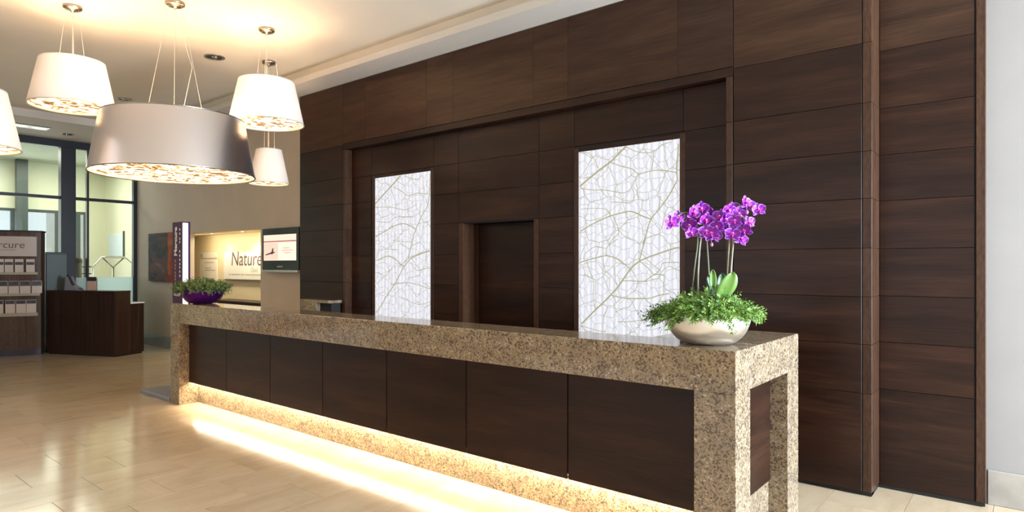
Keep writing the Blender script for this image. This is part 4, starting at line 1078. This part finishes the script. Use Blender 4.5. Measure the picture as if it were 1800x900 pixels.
bm = bmesh.new(); tube(bm, smooth_path([(0.16, -0.02, 0.02), (0.20, -0.03, 0.04), (0.23, -0.03, 0.015), (0.26, -0.02, 0.008)]), 0.006, 6); mk('cord', bm, M['dkgrey'], ph, True)

# dark narrow cabinet between stand and concierge desk, and the round bin behind it
nc = thing('narrow_cabinet', 'narrow dark cabinet in the gap between brochure stand and concierge desk', 'cabinet', (-13.72, 3.71, 0))
mk('carcass', bevel(box_bm(-13.86, -13.58, 3.50, 3.83, 0.0, 1.79), 0.006), M['dkgrey'], nc)
mk('cabinet_door', bevel(box_bm(-13.578, -13.56, 3.51, 3.82, 0.05, 1.75), 0.003), M['framegreen'], nc)
mk('handle', tube(bmesh.new(), [(-13.545, 3.65, 0.95), (-13.545, 3.65, 1.15)], 0.008, 8), M['chrome'], nc)
rb_ = thing('round_bin', 'tall round grey green metal bin beyond the glass behind the concierge desk', 'bin', (-14.45, 4.15, 0))
mk('body', lathe(bmesh.new(), [(0, 0.0), (0.17, 0.0), (0.17, 1.6), (0.15, 1.62), (0, 1.62)], seg=40), M['gybin'], rb_, True)
mk('lid', lathe(bmesh.new(), [(0.176, 1.60), (0.176, 1.66), (0.15, 1.70), (0, 1.705), (0, 1.6)], seg=40), M['dkgrey'], rb_, True)

# ================================================================ PORCH THINGS
def onX(px, py, X):
    k = (px - 900) / F_PX; ax, ay, az = k * _c - _s, k * _s + _c, (HY - py) / F_PX
    t = X / ax; return Vector((X, ay * t, CAM_H + az * t))
lc = thing('luggage_cart', 'chrome luggage cart with a bent tube hoop standing in the glass porch', 'luggage cart', (-15.2, 5.0, 0))
XC = -15.0
def cq(px, py, dx=0.0): v = onX(px, py, XC); v.x += dx; return v
ya_, yb_ = cq(163, 470).y, cq(233, 463).y + 0.06
mk('platform', bevel(box_bm(XC - 0.5, XC + 0.05, ya_ - 0.02, yb_ + 0.05, 0.16, 0.22), 0.01), M['dkgrey'], lc)
for xx in (XC - 0.4, XC - 0.05):
    for yy in (ya_ + 0.08, yb_ - 0.06): mk('wheel', tube(bmesh.new(), [(xx, yy - 0.02, 0.08), (xx, yy + 0.02, 0.08)], 0.08, 16), M['dkgrey'], lc)
    for yy in (ya_ + 0.08, yb_ - 0.06): mk('wheel_fork', tube(bmesh.new(), [(xx, yy + 0.028, 0.08), (xx, yy + 0.028, 0.17)], 0.01, 6), M['chrome'], lc)
mk('hoop', tube(bmesh.new(), [Vector((XC, ya_, 0.22)), cq(163, 470), cq(179, 452.5), cq(220, 452.5), cq(233, 463), Vector((XC, yb_ - 0.06 + 0.0, 0.22))], 0.019, 10), M['chrome'], lc)
mk('fork_tube', tube(bmesh.new(), [cq(181, 454), cq(199, 470), cq(217, 454)], 0.015, 8), M['nickel'], lc)
mk('centre_post', tube(bmesh.new(), [cq(199, 470), Vector((XC, cq(199, 470).y, 0.22))], 0.022, 10), M['nickel'], lc)
for p, q in ((166, 18), ): pass
br = thing('porch_railing', 'dark two bar railing in the porch left of the luggage cart', 'railing', (-15.8, 4.45, 0))
XRr = -15.8
for py in (469, 481): mk('rail', tube(bmesh.new(), [onX(122, py, XRr), onX(163, py, XRr)], 0.012, 8), M['frame'], br)
for px in (124, 143, 163):
    a = onX(px, 467, XRr); mk('railing_post', tube(bmesh.new(), [a, Vector((XRr, a.y, 0))], 0.016, 8), M['frame'], br)
ps = thing('wall_notice', 'pale notice board on the green porch wall above the luggage cart', 'notice', (-16.9, 5.75, 1.8))
def onY(px, py, Y):
    x, z = ray_pt(px, py, Y); return x, z
xa, za = onY(190, 412, 5.72); xb, zb_ = onY(216, 450, 5.72)
mk('sheet', bevel(box_bm(xa, xb, 5.725, 5.745, zb_, za), 0.003), M['poster'], ps)
mk('side_rail', box_bm(xb, xb + 0.03, 5.715, 5.75, zb_ - 0.05, za + 0.05), M['framegreen'], ps)
